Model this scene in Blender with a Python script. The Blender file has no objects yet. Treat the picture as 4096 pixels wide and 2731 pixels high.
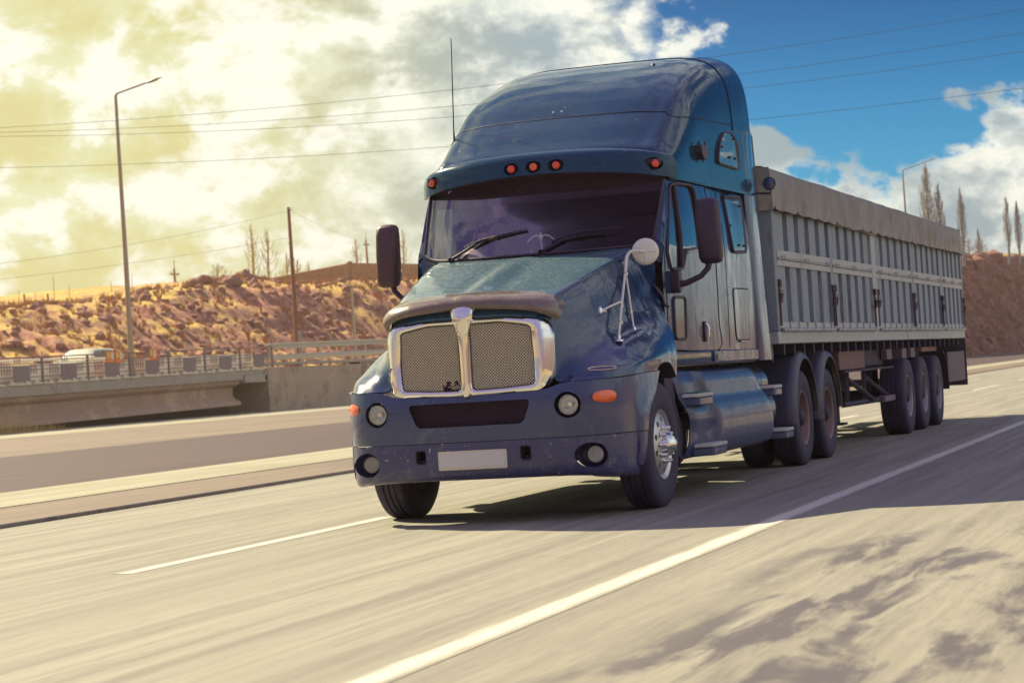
import bpy, bmesh, math, random
from mathutils import Vector, Matrix, noise
from mathutils.geometry import tessellate_polygon
R = math.radians
random.seed(7)
SC = bpy.context.scene
COL = SC.collection

# ------------------------------------------------------------------ camera
cam = bpy.data.cameras.new('camera')
co = bpy.data.objects.new('camera', cam)
COL.objects.link(co)
rot = Matrix(((0.9473392241765431, 0.062430902926576305, 0.31408721192744826),
              (0.3143600300707762, 0.005659210762017457, -0.9492869665319605),
              (-0.0610423281869728, 0.9980332437816506, -0.014264588188603076)))
co.matrix_world = Matrix.Translation((5.96062602, -16.94024818, 1.175)) @ rot.to_4x4()
cam.lens = 79.592
cam.sensor_width = 36
cam.clip_start = 0.5
cam.clip_end = 6000
cam.dof.use_dof = True
cam.dof.focus_distance = 18.6
cam.dof.aperture_fstop = 5.0
SC.camera = co

# ------------------------------------------------------------------ light
SUN_AZ, SUN_EL = 60.0, 39.0          # degrees left of +Y, and above the horizon
sd = Vector((-math.sin(R(SUN_AZ)) * math.cos(R(SUN_EL)), math.cos(R(SUN_AZ)) * math.cos(R(SUN_EL)), math.sin(R(SUN_EL))))
sl = bpy.data.lights.new('sun', 'SUN')
sl.energy = 4.6
sl.angle = R(0.6)
sl.color = (1.0, 0.88, 0.56)
so = bpy.data.objects.new('sun', sl)
so.rotation_euler = sd.to_track_quat('Z', 'Y').to_euler()
COL.objects.link(so)
SC.view_settings.view_transform = 'Standard'
SC.view_settings.look = 'None'
SC.view_settings.gamma = 1
SC.view_settings.exposure = 1.1

# ------------------------------------------------------------------ node helpers
class NT:
    def __init__(s, tree):
        s.t = tree
        s.n = tree.nodes
        s.l = tree.links
    def node(s, typ, **kw):
        n = s.n.new(typ)
        for k, v in kw.items():
            setattr(n, k, v)
        return n
    def put(s, sock, v):
        if isinstance(v, bpy.types.NodeSocket):
            s.l.new(v, sock)
        elif isinstance(v, (tuple, list)):
            sock.default_value = tuple(v) + ((1,) if len(v) == 3 and sock.type == 'RGBA' else ())
        else:
            sock.default_value = v
    def math(s, op, a, b=0.0, c=None, clamp=False):
        n = s.node('ShaderNodeMath', operation=op, use_clamp=clamp)
        s.put(n.inputs[0], a)
        s.put(n.inputs[1], b)
        if c is not None:
            s.put(n.inputs[2], c)
        return n.outputs[0]
    def mix(s, f, a, b, blend='MIX'):
        n = s.node('ShaderNodeMix', data_type='RGBA', blend_type=blend)
        s.put(n.inputs[0], f)
        s.put(n.inputs[6], a)
        s.put(n.inputs[7], b)
        return n.outputs[2]
    def step(s, v, lo, hi, a=0.0, b=1.0):
        n = s.node('ShaderNodeMapRange', interpolation_type='SMOOTHSTEP')
        s.put(n.inputs[0], v)
        for i, x in enumerate((lo, hi, a, b)):
            s.put(n.inputs[i + 1], x)
        return n.outputs[0]
    def noise(s, vec, scale, detail=4, rough=0.55, dist=0.0):
        n = s.node('ShaderNodeTexNoise')
        if vec is not None:
            s.l.new(vec, n.inputs['Vector'])
        n.inputs['Scale'].default_value = scale
        n.inputs['Detail'].default_value = detail
        n.inputs['Roughness'].default_value = rough
        n.inputs['Distortion'].default_value = dist
        return n.outputs[0]
    def scale(s, vec, sc, loc=(0, 0, 0), rotv=(0, 0, 0)):
        n = s.node('ShaderNodeMapping')
        s.l.new(vec, n.inputs[0])
        n.inputs['Scale'].default_value = sc
        n.inputs['Location'].default_value = loc
        n.inputs['Rotation'].default_value = rotv
        return n.outputs[0]

# ------------------------------------------------------------------ world: Nishita sky behind procedural clouds
W = bpy.data.worlds.new('World')
SC.world = W
W.use_nodes = True
w = NT(W.node_tree)
w.n.clear()
sky = w.node('ShaderNodeTexSky', sky_type='NISHITA', sun_disc=False)
sky.sun_elevation = R(SUN_EL)
sky.sun_rotation = R(-SUN_AZ)
sky.air_density = 1.2
sky.dust_density = 0.6
sky.ozone_density = 3.0
tc = w.node('ShaderNodeTexCoord')
sep = w.node('ShaderNodeSeparateXYZ')
w.l.new(tc.outputs['Generated'], sep.inputs[0])
dx, dy, dz = sep.outputs
az = w.math('MULTIPLY', w.math('ARCTAN2', w.math('MULTIPLY', dx, -1.0), dy), 57.2958)     # degrees left of +Y
el = w.math('MULTIPLY', w.math('ARCSINE', dz), 57.2958)
V = tc.outputs['Generated']
Vs = w.scale(V, (1, 1, 1.5))
n1 = w.noise(Vs, 9.0, 9, 0.58, 0.25)
n2 = w.noise(w.scale(V, (1, 1, 1.9), (3.1, 1.7, 0.4)), 15.0, 8, 0.55, 0.3)
n3 = w.noise(w.scale(V, (1, 1, 2.2), (7.3, 2.2, 5.1)), 5.2, 5, 0.5, 0.2)
n4 = w.noise(w.scale(V, (1, 1, 1.4), (1.3, 9.2, 2.1)), 26.0, 10, 0.62, 0.15)
d1 = w.math('SUBTRACT', n1, 0.5)
d2 = w.math('SUBTRACT', n2, 0.5)
d4 = w.math('SUBTRACT', n4, 0.5)
# clear sky: right of the big cloud, above the cumulus bank
azn = w.math('ADD', az, w.math('ADD', w.math('MULTIPLY', d1, 6.0), w.math('MULTIPLY', d4, 4.0)))
eln = w.math('ADD', el, w.math('ADD', w.math('MULTIPLY', d2, 5.0), w.math('MULTIPLY', d4, 5.0)))
# the bank's crest bulges at 7 degrees and at 12 degrees
bump = w.math('MULTIPLY', w.step(w.math('ABSOLUTE', w.math('SUBTRACT', az, 5.5)), 0.0, 3.2, 1.0, 0.0), 1.6)
bump2 = w.math('MULTIPLY', w.step(w.math('ABSOLUTE', w.math('SUBTRACT', az, 12.2)), 0.0, 2.6, 1.0, 0.0), 1.3)
crest = w.math('ADD', 4.1, w.math('ADD', bump, bump2))
wisp = w.step(w.math('SUBTRACT', n4, w.math('MULTIPLY', w.step(w.math('ABSOLUTE', w.math('SUBTRACT', az, 13.3)), 0.5, 2.2), 0.6)), 0.44, 0.56)
above = w.step(w.math('SUBTRACT', eln, crest), -0.25, 0.35)
right = w.step(azn, 13.6, 15.0, 1.0, 0.0)
notfar = w.step(az, -75.0, -60.0)
clear = w.math('MULTIPLY', w.math('MULTIPLY', above, right), notfar)
clear = w.math('MULTIPLY', clear, w.math('SUBTRACT', 1.0, w.math('MULTIPLY', wisp, 0.9)))
# elsewhere broken cloud
gen = w.step(w.math('ADD', n1, w.math('MULTIPLY', d4, 0.4)), 0.42, 0.54)
outside = w.math('MAXIMUM', w.step(w.math('ABSOLUTE', w.math('SUBTRACT', az, 0.0)), 62.0, 75.0), w.step(el, 16.0, 26.0))
cover = w.math('SUBTRACT', 1.0, clear)
cover = w.math('ADD', w.math('MULTIPLY', cover, w.math('SUBTRACT', 1.0, outside)), w.math('MULTIPLY', gen, outside))
# cloud shading
shade = w.math('ADD', w.math('MULTIPLY', n3, 0.50), w.math('ADD', w.math('MULTIPLY', n2, 0.60), w.math('MULTIPLY', d4, 0.75)))
lit = w.step(shade, 0.42, 0.62)
glow = w.step(az, 16.5, 26.5)                       # towards the sun's side of the sky
glow = w.math('MULTIPLY', glow, w.step(az, 120.0, 160.0, 1.0, 0.0))
dark_c = w.mix(glow, (0.170, 0.215, 0.235), (0.350, 0.325, 0.155))
light_c = w.mix(glow, (0.400, 0.420, 0.390), (0.385, 0.395, 0.250))
light_c = w.mix(w.math('MULTIPLY', w.step(n4, 0.46, 0.58), 0.95), light_c, (0.490, 0.490, 0.430))
cloud = w.mix(lit, dark_c, light_c)
skyc = w.mix(1.0, sky.outputs[0], w.mix(w.step(el, 3.0, 10.5), (0.0040, 0.0270, 0.0490), (0.0, 0.0092, 0.0220)), 'MULTIPLY')
full = w.mix(cover, skyc, cloud)
# overhead the light is cool and violet, below the horizon it is dull earth
up = w.step(el, 22.0, 60.0)
full = w.mix(w.math('MULTIPLY', up, 0.85), full, (0.150, 0.120, 0.300))
away = w.step(w.math('ABSOLUTE', az), 100.0, 150.0)
full = w.mix(w.math('MULTIPLY', away, 0.8), full, (0.145, 0.125, 0.26))
bank = w.math('MULTIPLY', w.step(w.math('ABSOLUTE', w.math('ADD', az, 82.0)), 28.0, 58.0, 1.0, 0.0), w.step(el, 30.0, 60.0, 1.0, 0.0))
full = w.mix(w.math('MULTIPLY', bank, 0.75), full, w.mix(lit, (0.26, 0.29, 0.33), (0.52, 0.53, 0.50)))
down = w.step(el, -3.0, -0.2, 1.0, 0.0)
full = w.mix(down, full, (0.10, 0.07, 0.10))
bg = w.node('ShaderNodeBackground')
w.l.new(full, bg.inputs[0])
bg.inputs[1].default_value = 1.0
wo = w.node('ShaderNodeOutputWorld')
w.l.new(bg.outputs[0], wo.inputs[0])

# ------------------------------------------------------------------ materials
MATS = {}
def M(name, col, rough=0.6, metal=0.0, coat=0.0, var=0.15, vs=6.0, dirt=None, bump=0.0, bs=60.0, stretch=(1, 1, 1),
      spec=0.5, emit=None, rvar=0.0, wave=0.0, chips=False):
    """Principled material: colour with noise variation, optional dirt (colour, amount, scale), bump."""
    if name in MATS:
        return MATS[name]
    m = bpy.data.materials.new(name)
    m.use_nodes = True
    t = NT(m.node_tree)
    p = m.node_tree.nodes['Principled BSDF']
    tc = t.node('ShaderNodeTexCoord').outputs['Object']
    v = t.scale(tc, stretch)
    c = t.mix(t.noise(v, vs, 5, 0.6), tuple(x * (1 - var) for x in col), tuple(min(1, x * (1 + var)) for x in col))
    r = rough
    if rvar:
        r = t.math('ADD', rough - rvar / 2, t.math('MULTIPLY', t.noise(v, vs * 1.7, 5, 0.6), rvar))
    if dirt:
        dc, amt, ds = dirt
        f = t.step(t.math('ADD', t.noise(v, ds, 8, 0.68), t.math('MULTIPLY', t.math('SUBTRACT', t.noise(v, ds * 7, 4, 0.6), 0.5), 0.5)), 0.66 - amt * 0.32, 0.86 - amt * 0.2)
        c = t.mix(t.math('MULTIPLY', f, 0.85), c, dc)
        r = t.math('ADD', t.math('MULTIPLY', f, 0.45), r)
        if coat:
            t.put(p.inputs['Coat Weight'], t.math('MULTIPLY', t.math('SUBTRACT', 1.0, f), coat))
    elif coat:
        p.inputs['Coat Weight'].default_value = coat
    if chips:     # stone chips
        c = t.mix(t.step(t.noise(v, 38.0, 2, 0.5), .70, .73), c, (.42, .38, .30))
    t.put(p.inputs['Base Color'], c)
    t.put(p.inputs['Roughness'], r)
    p.inputs['Metallic'].default_value = metal
    p.inputs['Specular IOR Level'].default_value = spec
    p.inputs['Coat Roughness'].default_value = 0.04
    if bump:
        b = t.node('ShaderNodeBump')
        b.inputs['Strength'].default_value = bump
        b.inputs['Distance'].default_value = 0.02
        t.l.new(t.noise(v, bs, 6, 0.6), b.inputs['Height'])
        t.l.new(b.outputs[0], p.inputs['Normal'])
    if wave:      # faint dents that break up reflections
        b = t.node('ShaderNodeBump')
        b.inputs['Strength'].default_value = wave
        b.inputs['Distance'].default_value = 0.25
        t.l.new(t.math('ADD', t.noise(t.scale(tc, (2.2, 3.0, .9)), 1.2, 2, 0.45), t.math('MULTIPLY', t.noise(t.scale(tc, (5, 7, 2)), 1.5, 2, .5), .15)), b.inputs['Height'])
        t.l.new(b.outputs[0], p.inputs['Normal'])
        t.l.new(b.outputs[0], p.inputs['Coat Normal'])
    if emit:
        p.inputs['Emission Color'].default_value = tuple(emit[0]) + (1,)
        p.inputs['Emission Strength'].default_value = emit[1]
    MATS[name] = m
    return m

def glass(name, tint, amount, rough=0.02, refl=0.75):
    m = bpy.data.materials.new(name)
    m.use_nodes = True
    t = NT(m.node_tree)
    t.n.clear()
    tr = t.node('ShaderNodeBsdfTransparent')
    tr.inputs[0].default_value = tuple(tint) + (1,)
    gl = t.node('ShaderNodeBsdfGlossy')
    gl.inputs['Color'].default_value = (0.9, 0.9, 0.95, 1)
    gl.inputs['Roughness'].default_value = rough
    fr = t.node('ShaderNodeFresnel')
    fr.inputs[0].default_value = 1.5
    mx = t.node('ShaderNodeMixShader')
    t.put(mx.inputs[0], t.math('ADD', t.math('MULTIPLY', fr.outputs[0], refl), amount))
    t.l.new(tr.outputs[0], mx.inputs[1])
    t.l.new(gl.outputs[0], mx.inputs[2])
    o = t.node('ShaderNodeOutputMaterial')
    t.l.new(mx.outputs[0], o.inputs[0])
    MATS[name] = m
    return m

PAINT = M('blue_paint', (0.010, 0.036, 0.098), 0.20, 0.0, 0.6, 0.12, 1.5, ((0.16, 0.17, 0.17), 0.16, 2.6), spec=0.4, wave=0.06)
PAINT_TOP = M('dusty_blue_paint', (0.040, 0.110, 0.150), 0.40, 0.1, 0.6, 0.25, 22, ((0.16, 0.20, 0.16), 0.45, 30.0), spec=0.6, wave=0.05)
PAINT_ROOF = M('teal_paint', (0.003, 0.040, 0.085), 0.14, 0.0, 0.35, 0.15, 1.2, ((0.10, 0.12, 0.15), 0.14, 5.0), spec=0.25, wave=0.02)
PAINT_LOW = M('road_dirt_paint', (0.038, 0.042, 0.120), 0.38, 0.0, 0.4, 0.15, 3.0, ((0.20, 0.17, 0.17), 0.38, 6.0), spec=0.5, chips=True)
CHROME = M('chrome', (0.86, 0.84, 0.78), 0.09, 1.0, 0, 0.05, 5, ((0.50, 0.46, 0.36), 0.16, 6.0))
PAINT_FRONT = M('bumper_paint', (0.032, 0.048, 0.130), 0.26, 0.0, 0.6, 0.12, 1.5, ((0.16, 0.15, 0.17), 0.24, 4.0), spec=0.5, wave=0.03)
PAINT_SIDE = M('fairing_paint', (0.016, 0.034, 0.120), 0.40, 0.1, 0.35, 0.15, 2.0, ((0.15, 0.15, 0.17), 0.35, 3.0), spec=0.5, wave=0.025)
WIRE = M('grille_wire_metal', (0.80, 0.72, 0.52), 0.45, 0.25, 0, 0.1, 20)
ALU = M('brushed_alloy', (0.62, 0.60, 0.56), 0.38, 0.85, 0, 0.15, 8, ((0.25, 0.22, 0.20), 0.30, 7.0))
RUBBER = M('tyre_rubber', (0.034, 0.026, 0.058), 0.7, 0, 0, 0.3, 9, ((0.12, 0.10, 0.12), 0.35, 4.0), bump=0.2, bs=90)
BLACKP = M('black_plastic', (0.035, 0.018, 0.040), 0.45, 0, 0, 0.15, 20, bump=0.1, bs=200)
TRIM = M('window_rubber', (0.045, 0.025, 0.05), 0.5, 0, 0, 0.2, 20)
DARKM = M('dark_mesh', (0.045, 0.010, 0.035), 0.6, 0, 0, 0.3, 60)
SEAM = M('panel_gap', (0.006, 0.006, 0.015), 0.7, 0, 0, 0.1)
SMOKE = M('smoked_acrylic', (0.15, 0.105, 0.075), 0.25, 0, 0.7, 0.2, 4, ((0.26, 0.21, 0.13), 0.4, 9.0))
WHITEM = M('white_enamel', (0.72, 0.70, 0.60), 0.38, 0, 0.3, 0.06, 20, ((0.40, 0.34, 0.25), 0.15, 20.0))
FRAME = M('chassis_steel', (0.040, 0.028, 0.055), 0.65, 0.2, 0, 0.3, 5, ((0.12, 0.07, 0.06), 0.35, 4.0))
RIMD = M('dusty_steel_rim', (0.16, 0.11, 0.11), 0.55, 0.4, 0, 0.25, 8, ((0.22, 0.15, 0.12), 0.4, 6.0))
AMBER = M('amber_lens', (0.85, 0.10, 0.015), 0.18, 0, 0.9, 0.12, 60)
REDL = M('red_lens', (0.85, 0.05, 0.012), 0.18, 0, 0.9, 0.12, 60)
MIRRP = M('flare_tinted_shell', (0.085, 0.034, 0.045), 0.42, 0, 0, 0.15, 20, bump=0.08, bs=200)  # left mirror only: the lens flare's red-brown cast is put into its colour
BOWL = M('lamp_bowl', (0.92, 0.92, 0.84), 0.2, 0.45, 0.5, 0.08, 60)
MIRR = M('reflector_bowl', (0.88, 0.88, 0.82), 0.12, 1.0, 0, 0.05, 40)
INT = M('cab_lining', (0.080, 0.042, 0.080), 0.85, 0, 0, 0.25, 6)
DASH = M('dashboard_vinyl', (0.10, 0.055, 0.095), 0.7, 0, 0, 0.2, 10)
GREENM = M('green_rubber_mat', (0.01, 0.16, 0.11), 0.8, 0, 0, 0.4, 40)
WGLASS = glass('windshield_glass', (0.80, 0.74, 0.78), 0.0, 0.02, 0.20)
SGLASS = glass('side_glass', (0.50, 0.60, 0.52), 0.28)
SGLASS_CLEAR = glass('far_side_glass', (0.80, 0.92, 0.78), 0.04)
LGLASS = glass('lamp_glass', (0.97, 0.97, 0.92), 0.05)
PANEG = M('dark_sleeper_glass', (0.22, 0.24, 0.20), 0.08, 0.75, 0.5, 0.15, 3)

# ------------------------------------------------------------------ mesh helpers
class MB:
    def __init__(s):
        s.v = []
        s.f = []
    def add(s, vs, fs):
        o = len(s.v)
        s.v += [Vector(p) for p in vs]
        s.f += [tuple(i + o for i in f) for f in fs]
        return s
    def box(s, a, b, rotm=None, loc=None):
        x0, y0, z0 = a
        x1, y1, z1 = b
        vs = [Vector(p) for p in ((x0, y0, z0), (x1, y0, z0), (x1, y1, z0), (x0, y1, z0), (x0, y0, z1), (x1, y0, z1), (x1, y1, z1), (x0, y1, z1))]
        if rotm is not None:
            vs = [rotm @ p for p in vs]
        if loc is not None:
            vs = [p + Vector(loc) for p in vs]
        return s.add(vs, [(0, 3, 2, 1), (4, 5, 6, 7), (0, 1, 5, 4), (1, 2, 6, 5), (2, 3, 7, 6), (3, 0, 4, 7)])
    def tube(s, pts, r, n=8, cap=True, flat=1.0):
        pts = [Vector(p) for p in pts]
        rs = r if isinstance(r, (list, tuple)) else [r] * len(pts)
        rings = []
        up = None
        for i, p in enumerate(pts):
            t = (pts[min(i + 1, len(pts) - 1)] - pts[max(i - 1, 0)]).normalized()
            if up is None:
                up = Vector((0, 0, 1)) if abs(t.z) < 0.9 else Vector((1, 0, 0))
            a = t.cross(up).normalized()
            b = a.cross(t).normalized()
            up = b
            rings.append([p + a * (rs[i] * math.cos(2 * math.pi * k / n)) + b * (rs[i] * flat * math.sin(2 * math.pi * k / n)) for k in range(n)])
        vs = [q for rg in rings for q in rg]
        fs = []
        for i in range(len(rings) - 1):
            for k in range(n):
                k2 = (k + 1) % n
                fs.append((i * n + k, i * n + k2, (i + 1) * n + k2, (i + 1) * n + k))
        if cap:
            fs.append(tuple(range(n - 1, -1, -1)))
            fs.append(tuple((len(rings) - 1) * n + k for k in range(n)))
        return s.add(vs, fs)
    def lathe(s, prof, n=32, axis='x', loc=(0, 0, 0), sx=1.0, caps=False):
        """prof: (along, radius) pairs, turned about axis."""
        L = Vector(loc)
        vs = []
        for a, r in prof:
            for k in range(n):
                t = 2 * math.pi * k / n
                c, q = r * math.cos(t), r * math.sin(t)
                p = {'x': (a, c, q), 'y': (c * sx, a, q), 'z': (c, q, a)}[axis]
                vs.append(Vector(p) + L)
        fs = []
        m = len(prof)
        for i in range(m - 1):
            for k in range(n):
                k2 = (k + 1) % n
                fs.append((i * n + k, i * n + k2, (i + 1) * n + k2, (i + 1) * n + k))
        if caps and prof[0][1] > 1e-6:
            fs.append(tuple(range(n - 1, -1, -1)))
        if caps and prof[-1][1] > 1e-6:
            fs.append(tuple((m - 1) * n + k for k in range(n)))
        return s.add(vs, fs)
    def grid(s, rows, close=False):
        n = len(rows[0])
        vs = [p for r in rows for p in r]
        fs = []
        for i in range(len(rows) - 1):
            for k in range(n if close else n - 1):
                k2 = (k + 1) % n
                fs.append((i * n + k, i * n + k2, (i + 1) * n + k2, (i + 1) * n + k))
        return s.add(vs, fs)
    def prism(s, poly, lo, hi, axis='x'):
        """extrude a 2D polygon: axis x -> (y,z), y -> (x,z), z -> (x,y)."""
        def P(a, b, h):
            return {'x': (h, a, b), 'y': (a, h, b), 'z': (a, b, h)}[axis]
        n = len(poly)
        vs = [P(a, b, lo) for a, b in poly] + [P(a, b, hi) for a, b in poly]
        fs = [tuple(range(n - 1, -1, -1)), tuple(range(n, 2 * n))]
        for k in range(n):
            k2 = (k + 1) % n
            fs.append((k, k2, n + k2, n + k))
        return s.add(vs, fs)
    def build(s, name, mat, parent=None, smooth=40, bevel=0.0, seg=2, loc=None, weld=True):
        me = bpy.data.meshes.new(name)
        me.from_pydata([tuple(p) for p in s.v], [], s.f)
        bm = bmesh.new()
        bm.from_mesh(me)
        if weld:
            bmesh.ops.remove_doubles(bm, verts=bm.verts, dist=1e-5)
        bmesh.ops.recalc_face_normals(bm, faces=bm.faces)
        bm.to_mesh(me)
        bm.free()
        me.materials.append(mat)
        o = bpy.data.objects.new(name, me)
        COL.objects.link(o)
        if parent is not None:
            o.parent = parent
        if loc is not None:
            o.location = loc
        if smooth:
            for p in me.polygons:
                p.use_smooth = True
            me.set_sharp_from_angle(angle=R(smooth))
        if bevel:
            b = o.modifiers.new('bevel', 'BEVEL')
            b.width = bevel
            b.segments = seg
            b.limit_method = 'ANGLE'
            b.angle_limit = R(35)
            b.harden_normals = False
        return o

def cr(pts, n):
    """Catmull-Rom through points."""
    pts = [Vector(p) for p in pts]
    out = []
    for i in range(len(pts) - 1):
        p1, p2 = pts[i], pts[i + 1]
        p0 = pts[i - 1] if i else p1 * 2 - p2
        p3 = pts[i + 2] if i + 2 < len(pts) else p2 * 2 - p1
        for k in range(n):
            t = k / n
            out.append(0.5 * ((2 * p1) + (p2 - p0) * t + (2 * p0 - 5 * p1 + 4 * p2 - p3) * t * t + (3 * p1 - p0 - 3 * p2 + p3) * t ** 3))
    out.append(pts[-1])
    return out

def net(rows, nu=4, nv=4):
    rows = [cr(r, nu) for r in rows]
    cols = [cr([r[k] for r in rows], nv) for k in range(len(rows[0]))]
    return [[c[i] for c in cols] for i in range(len(cols[0]))]

def mir(row):
    """half row from the centre outward -> full row, left to right."""
    return [Vector((-p[0], p[1], p[2])) for p in reversed(row[1:])] + [Vector(p) for p in row]

def rrect(w, h, r, n=5, cx=0, cy=0):
    out = []
    for sx, sy, a0 in ((1, 1, 0), (-1, 1, 90), (-1, -1, 180), (1, -1, 270)):
        for k in range(n + 1):
            a = R(a0 + 90 * k / n)
            out.append((cx + sx * (w / 2 - r) + r * math.cos(a), cy + sy * (h / 2 - r) + r * math.sin(a)))
    return out

def rpoly(poly, r=0.05, n=4):
    """round the corners of a 2D polygon."""
    out = []
    m = len(poly)
    for i in range(m):
        p = Vector(poly[i])
        a = Vector(poly[i - 1]) - p
        b = Vector(poly[(i + 1) % m]) - p
        q = min(r, a.length * 0.45, b.length * 0.45)
        p0 = p + a.normalized() * q
        p2 = p + b.normalized() * q
        for k in range(n + 1):
            t = k / n
            x = p0 * (1 - t) ** 2 + p * 2 * t * (1 - t) + p2 * t * t
            out.append((x.x, x.y))
    return out

def thing(name, label, cat, loc=(0, 0, 0), rz=0.0, group=None):
    o = bpy.data.objects.new(name, None)
    COL.objects.link(o)
    o.location = loc
    o.rotation_euler = (0, 0, rz)
    o.empty_display_size = 0.2
    o['label'] = label
    o['category'] = cat
    if group:
        o['group'] = group
    return o

def tag(o, label, cat, group=None):
    o['label'] = label
    o['category'] = cat
    if group:
        o['group'] = group
    return o

def kind(o, k='structure'):
    o['kind'] = k
    return o

def copy_tree(o, parent=None, label=None):
    c = o.copy()
    COL.objects.link(c)
    if parent is not None:
        c.parent = parent
    if label:
        c['label'] = label
    for ch in list(o.children):
        copy_tree(ch, c)
    return c

def cut(o, cutters):
    """boolean difference, baked into the mesh; the cutters are thrown away."""
    for c in cutters:
        b = o.modifiers.new('cut', 'BOOLEAN')
        b.operation = 'DIFFERENCE'
        b.solver = 'EXACT'
        b.object = c
    dg = bpy.context.evaluated_depsgraph_get()
    me = bpy.data.meshes.new_from_object(o.evaluated_get(dg))
    o.modifiers.clear()
    o.data = me
    for c in cutters:
        bpy.data.objects.remove(c, do_unlink=True)
    me.set_sharp_from_angle(angle=R(35))

def shell(rows, th):
    """closed solid from a surface grid, thickened against its normals."""
    nr, nc = len(rows), len(rows[0])
    inner = []
    for i in range(nr):
        rr = []
        for k in range(nc):
            du = rows[i][min(k + 1, nc - 1)] - rows[i][max(k - 1, 0)]
            dv = rows[min(i + 1, nr - 1)][k] - rows[max(i - 1, 0)][k]
            nn = du.cross(dv)
            nn = nn.normalized() if nn.length > 1e-9 else Vector((0, -1, 0))
            rr.append(rows[i][k] - nn * th)
        inner.append(rr)
    b = MB()
    b.grid(rows)
    b.grid([list(r) for r in inner])
    b.grid([rows[0], inner[0]])
    b.grid([rows[-1], inner[-1]])
    b.grid([[r[0] for r in rows], [r[0] for r in inner]])
    b.grid([[r[-1] for r in rows], [r[-1] for r in inner]])
    return b
# ================================================================== the tractor unit
T = thing('semi_truck', 'dark blue long-nose semi truck with high sleeper roof and mesh grille driving on the highway', 'truck')

# ---- bumper
def bump_row(z, dyc, k=1.0, end=None):
    e = end or (1.25, 0.95)
    pts = [(0, -.10), (.35, -.097), (.60, -.075), (.78, -.045), (.92, .005), (1.04, .095), (1.13, .235), (1.19, .42)]
    out = [(x, y + dyc, z) for x, y in pts]
    out.append(((1.19 + e[0]) / 2 + .012, (.42 + dyc + e[1]) / 2 - .03, z))
    out.append((e[0], e[1], z))
    return out
def bz(row, zs):
    return [(p[0], p[1], zz) for p, zz in zip(row, zs)]
rows = [bz(bump_row(1.0, -.0, end=(1.25, 1.035)), [1.022, 1.022, 1.035, 1.083, 1.086, 1.09, 1.095, 1.105, 1.118, 1.128]),
        bump_row(.97, -.008, end=(1.255, .86)),
        bump_row(.82, -.004, end=(1.255, .64)),
        bump_row(.665, .022, end=(1.25, .575))]
rows2 = [bump_row(.657, .028, end=(1.245, .573)),
         bump_row(.55, .030, end=(1.240, .55)),
         bump_row(.45, .040, end=(1.225, .52)),
         bz(bump_row(.4, .07, end=(1.19, .49)), [.385, .385, .383, .38, .372, .362, .35, .345, .352, .37]),
         bz([(p[0] * .97, p[1], 0) for p in bump_row(.4, .13, end=(1.17, .50))], [.375, .375, .373, .37, .362, .352, .342, .338, .345, .362])]
b = shell(net([mir(r) for r in rows], 5, 4), .02)
bumper = b.build('bumper', PAINT_FRONT, T)
b = shell(net([mir(r) for r in rows2], 5, 4), .02)
lower = b.build('lower_bumper', PAINT_LOW, T)

def cyl_y(x, y0, y1, z, r, n=28, sx=1.0):
    return MB().lathe([(y0, r), (y1, r)], n, 'y', (x, 0, z), sx, True)
cuts = []
for s in (-1, 1):
    cuts.append(cyl_y(s * .799, -.3, .12, .909, .102).build('cutter', PAINT))
cuts.append(MB().prism(rpoly([(-.515, .972), (.515, .972), (.445, .785), (-.445, .785)], .05), -.3, .1, 'y').build('cutter', PAINT))
cut(bumper, cuts)
cuts = []
for s in (-1, 1):
    cuts.append(cyl_y(s * .94, -.3, .35, .507, .098, sx=1.25).build('cutter', PAINT))
    cuts.append(MB().prism(rrect(.088, .115, .02, 3, s * .438, .553), -.3, .2, 'y').build('cutter', PAINT))
cut(lower, cuts)

# lower grille insert: woven dark mesh
b = MB()
for i in range(70):
    x = -.52 + i * .015
    b.box((x, -.055, .775), (x + .004, -.050, .98))
for i in range(14):
    z = .78 + i * .0145
    b.box((-.52, -.060, z), (.52, -.056, z + .004))
b.build('lower_grille', DARKM, T, smooth=0, weld=False)
b = MB().box((-.6, -.02, .74), (.6, .0, 1.0))
b.build('grille_backing', SEAM, T)
# headlights
for s in (-1, 1):
    x, z = s * .799, .909
    h = MB().lathe([(-.055, .079), (-.045, .086), (-.02, .088), (.05, .075)], 32, 'y', (x, 0, z)).build('headlight', CHROME, T)
    MB().lathe([(-.038, .080), (-.01, .074), (.025, .055), (.045, .022), (.05, 0.0001)], 32, 'y', (x, 0, z)).build('reflector', BOWL, h)
    MB().tube([(x, .04, z), (x, -.005, z)], [.016, .020], 12).tube([(x - .05, .0, z - .03), (x, -.002, z - .01), (x + .03, -.002, z - .045)], .006, 6).build('bulb', CHROME, h)
    MB().lathe([(-.048, .080), (-.060, .062), (-.067, .035), (-.069, .0001)], 32, 'y', (x, 0, z)).build('lens', LGLASS, h)
    MB().lathe([(-.05, .104), (.0, .104), (.03, .085), (.05, .085)], 32, 'y', (x, 0, z)).build('bucket', BLACKP, h)
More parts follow.
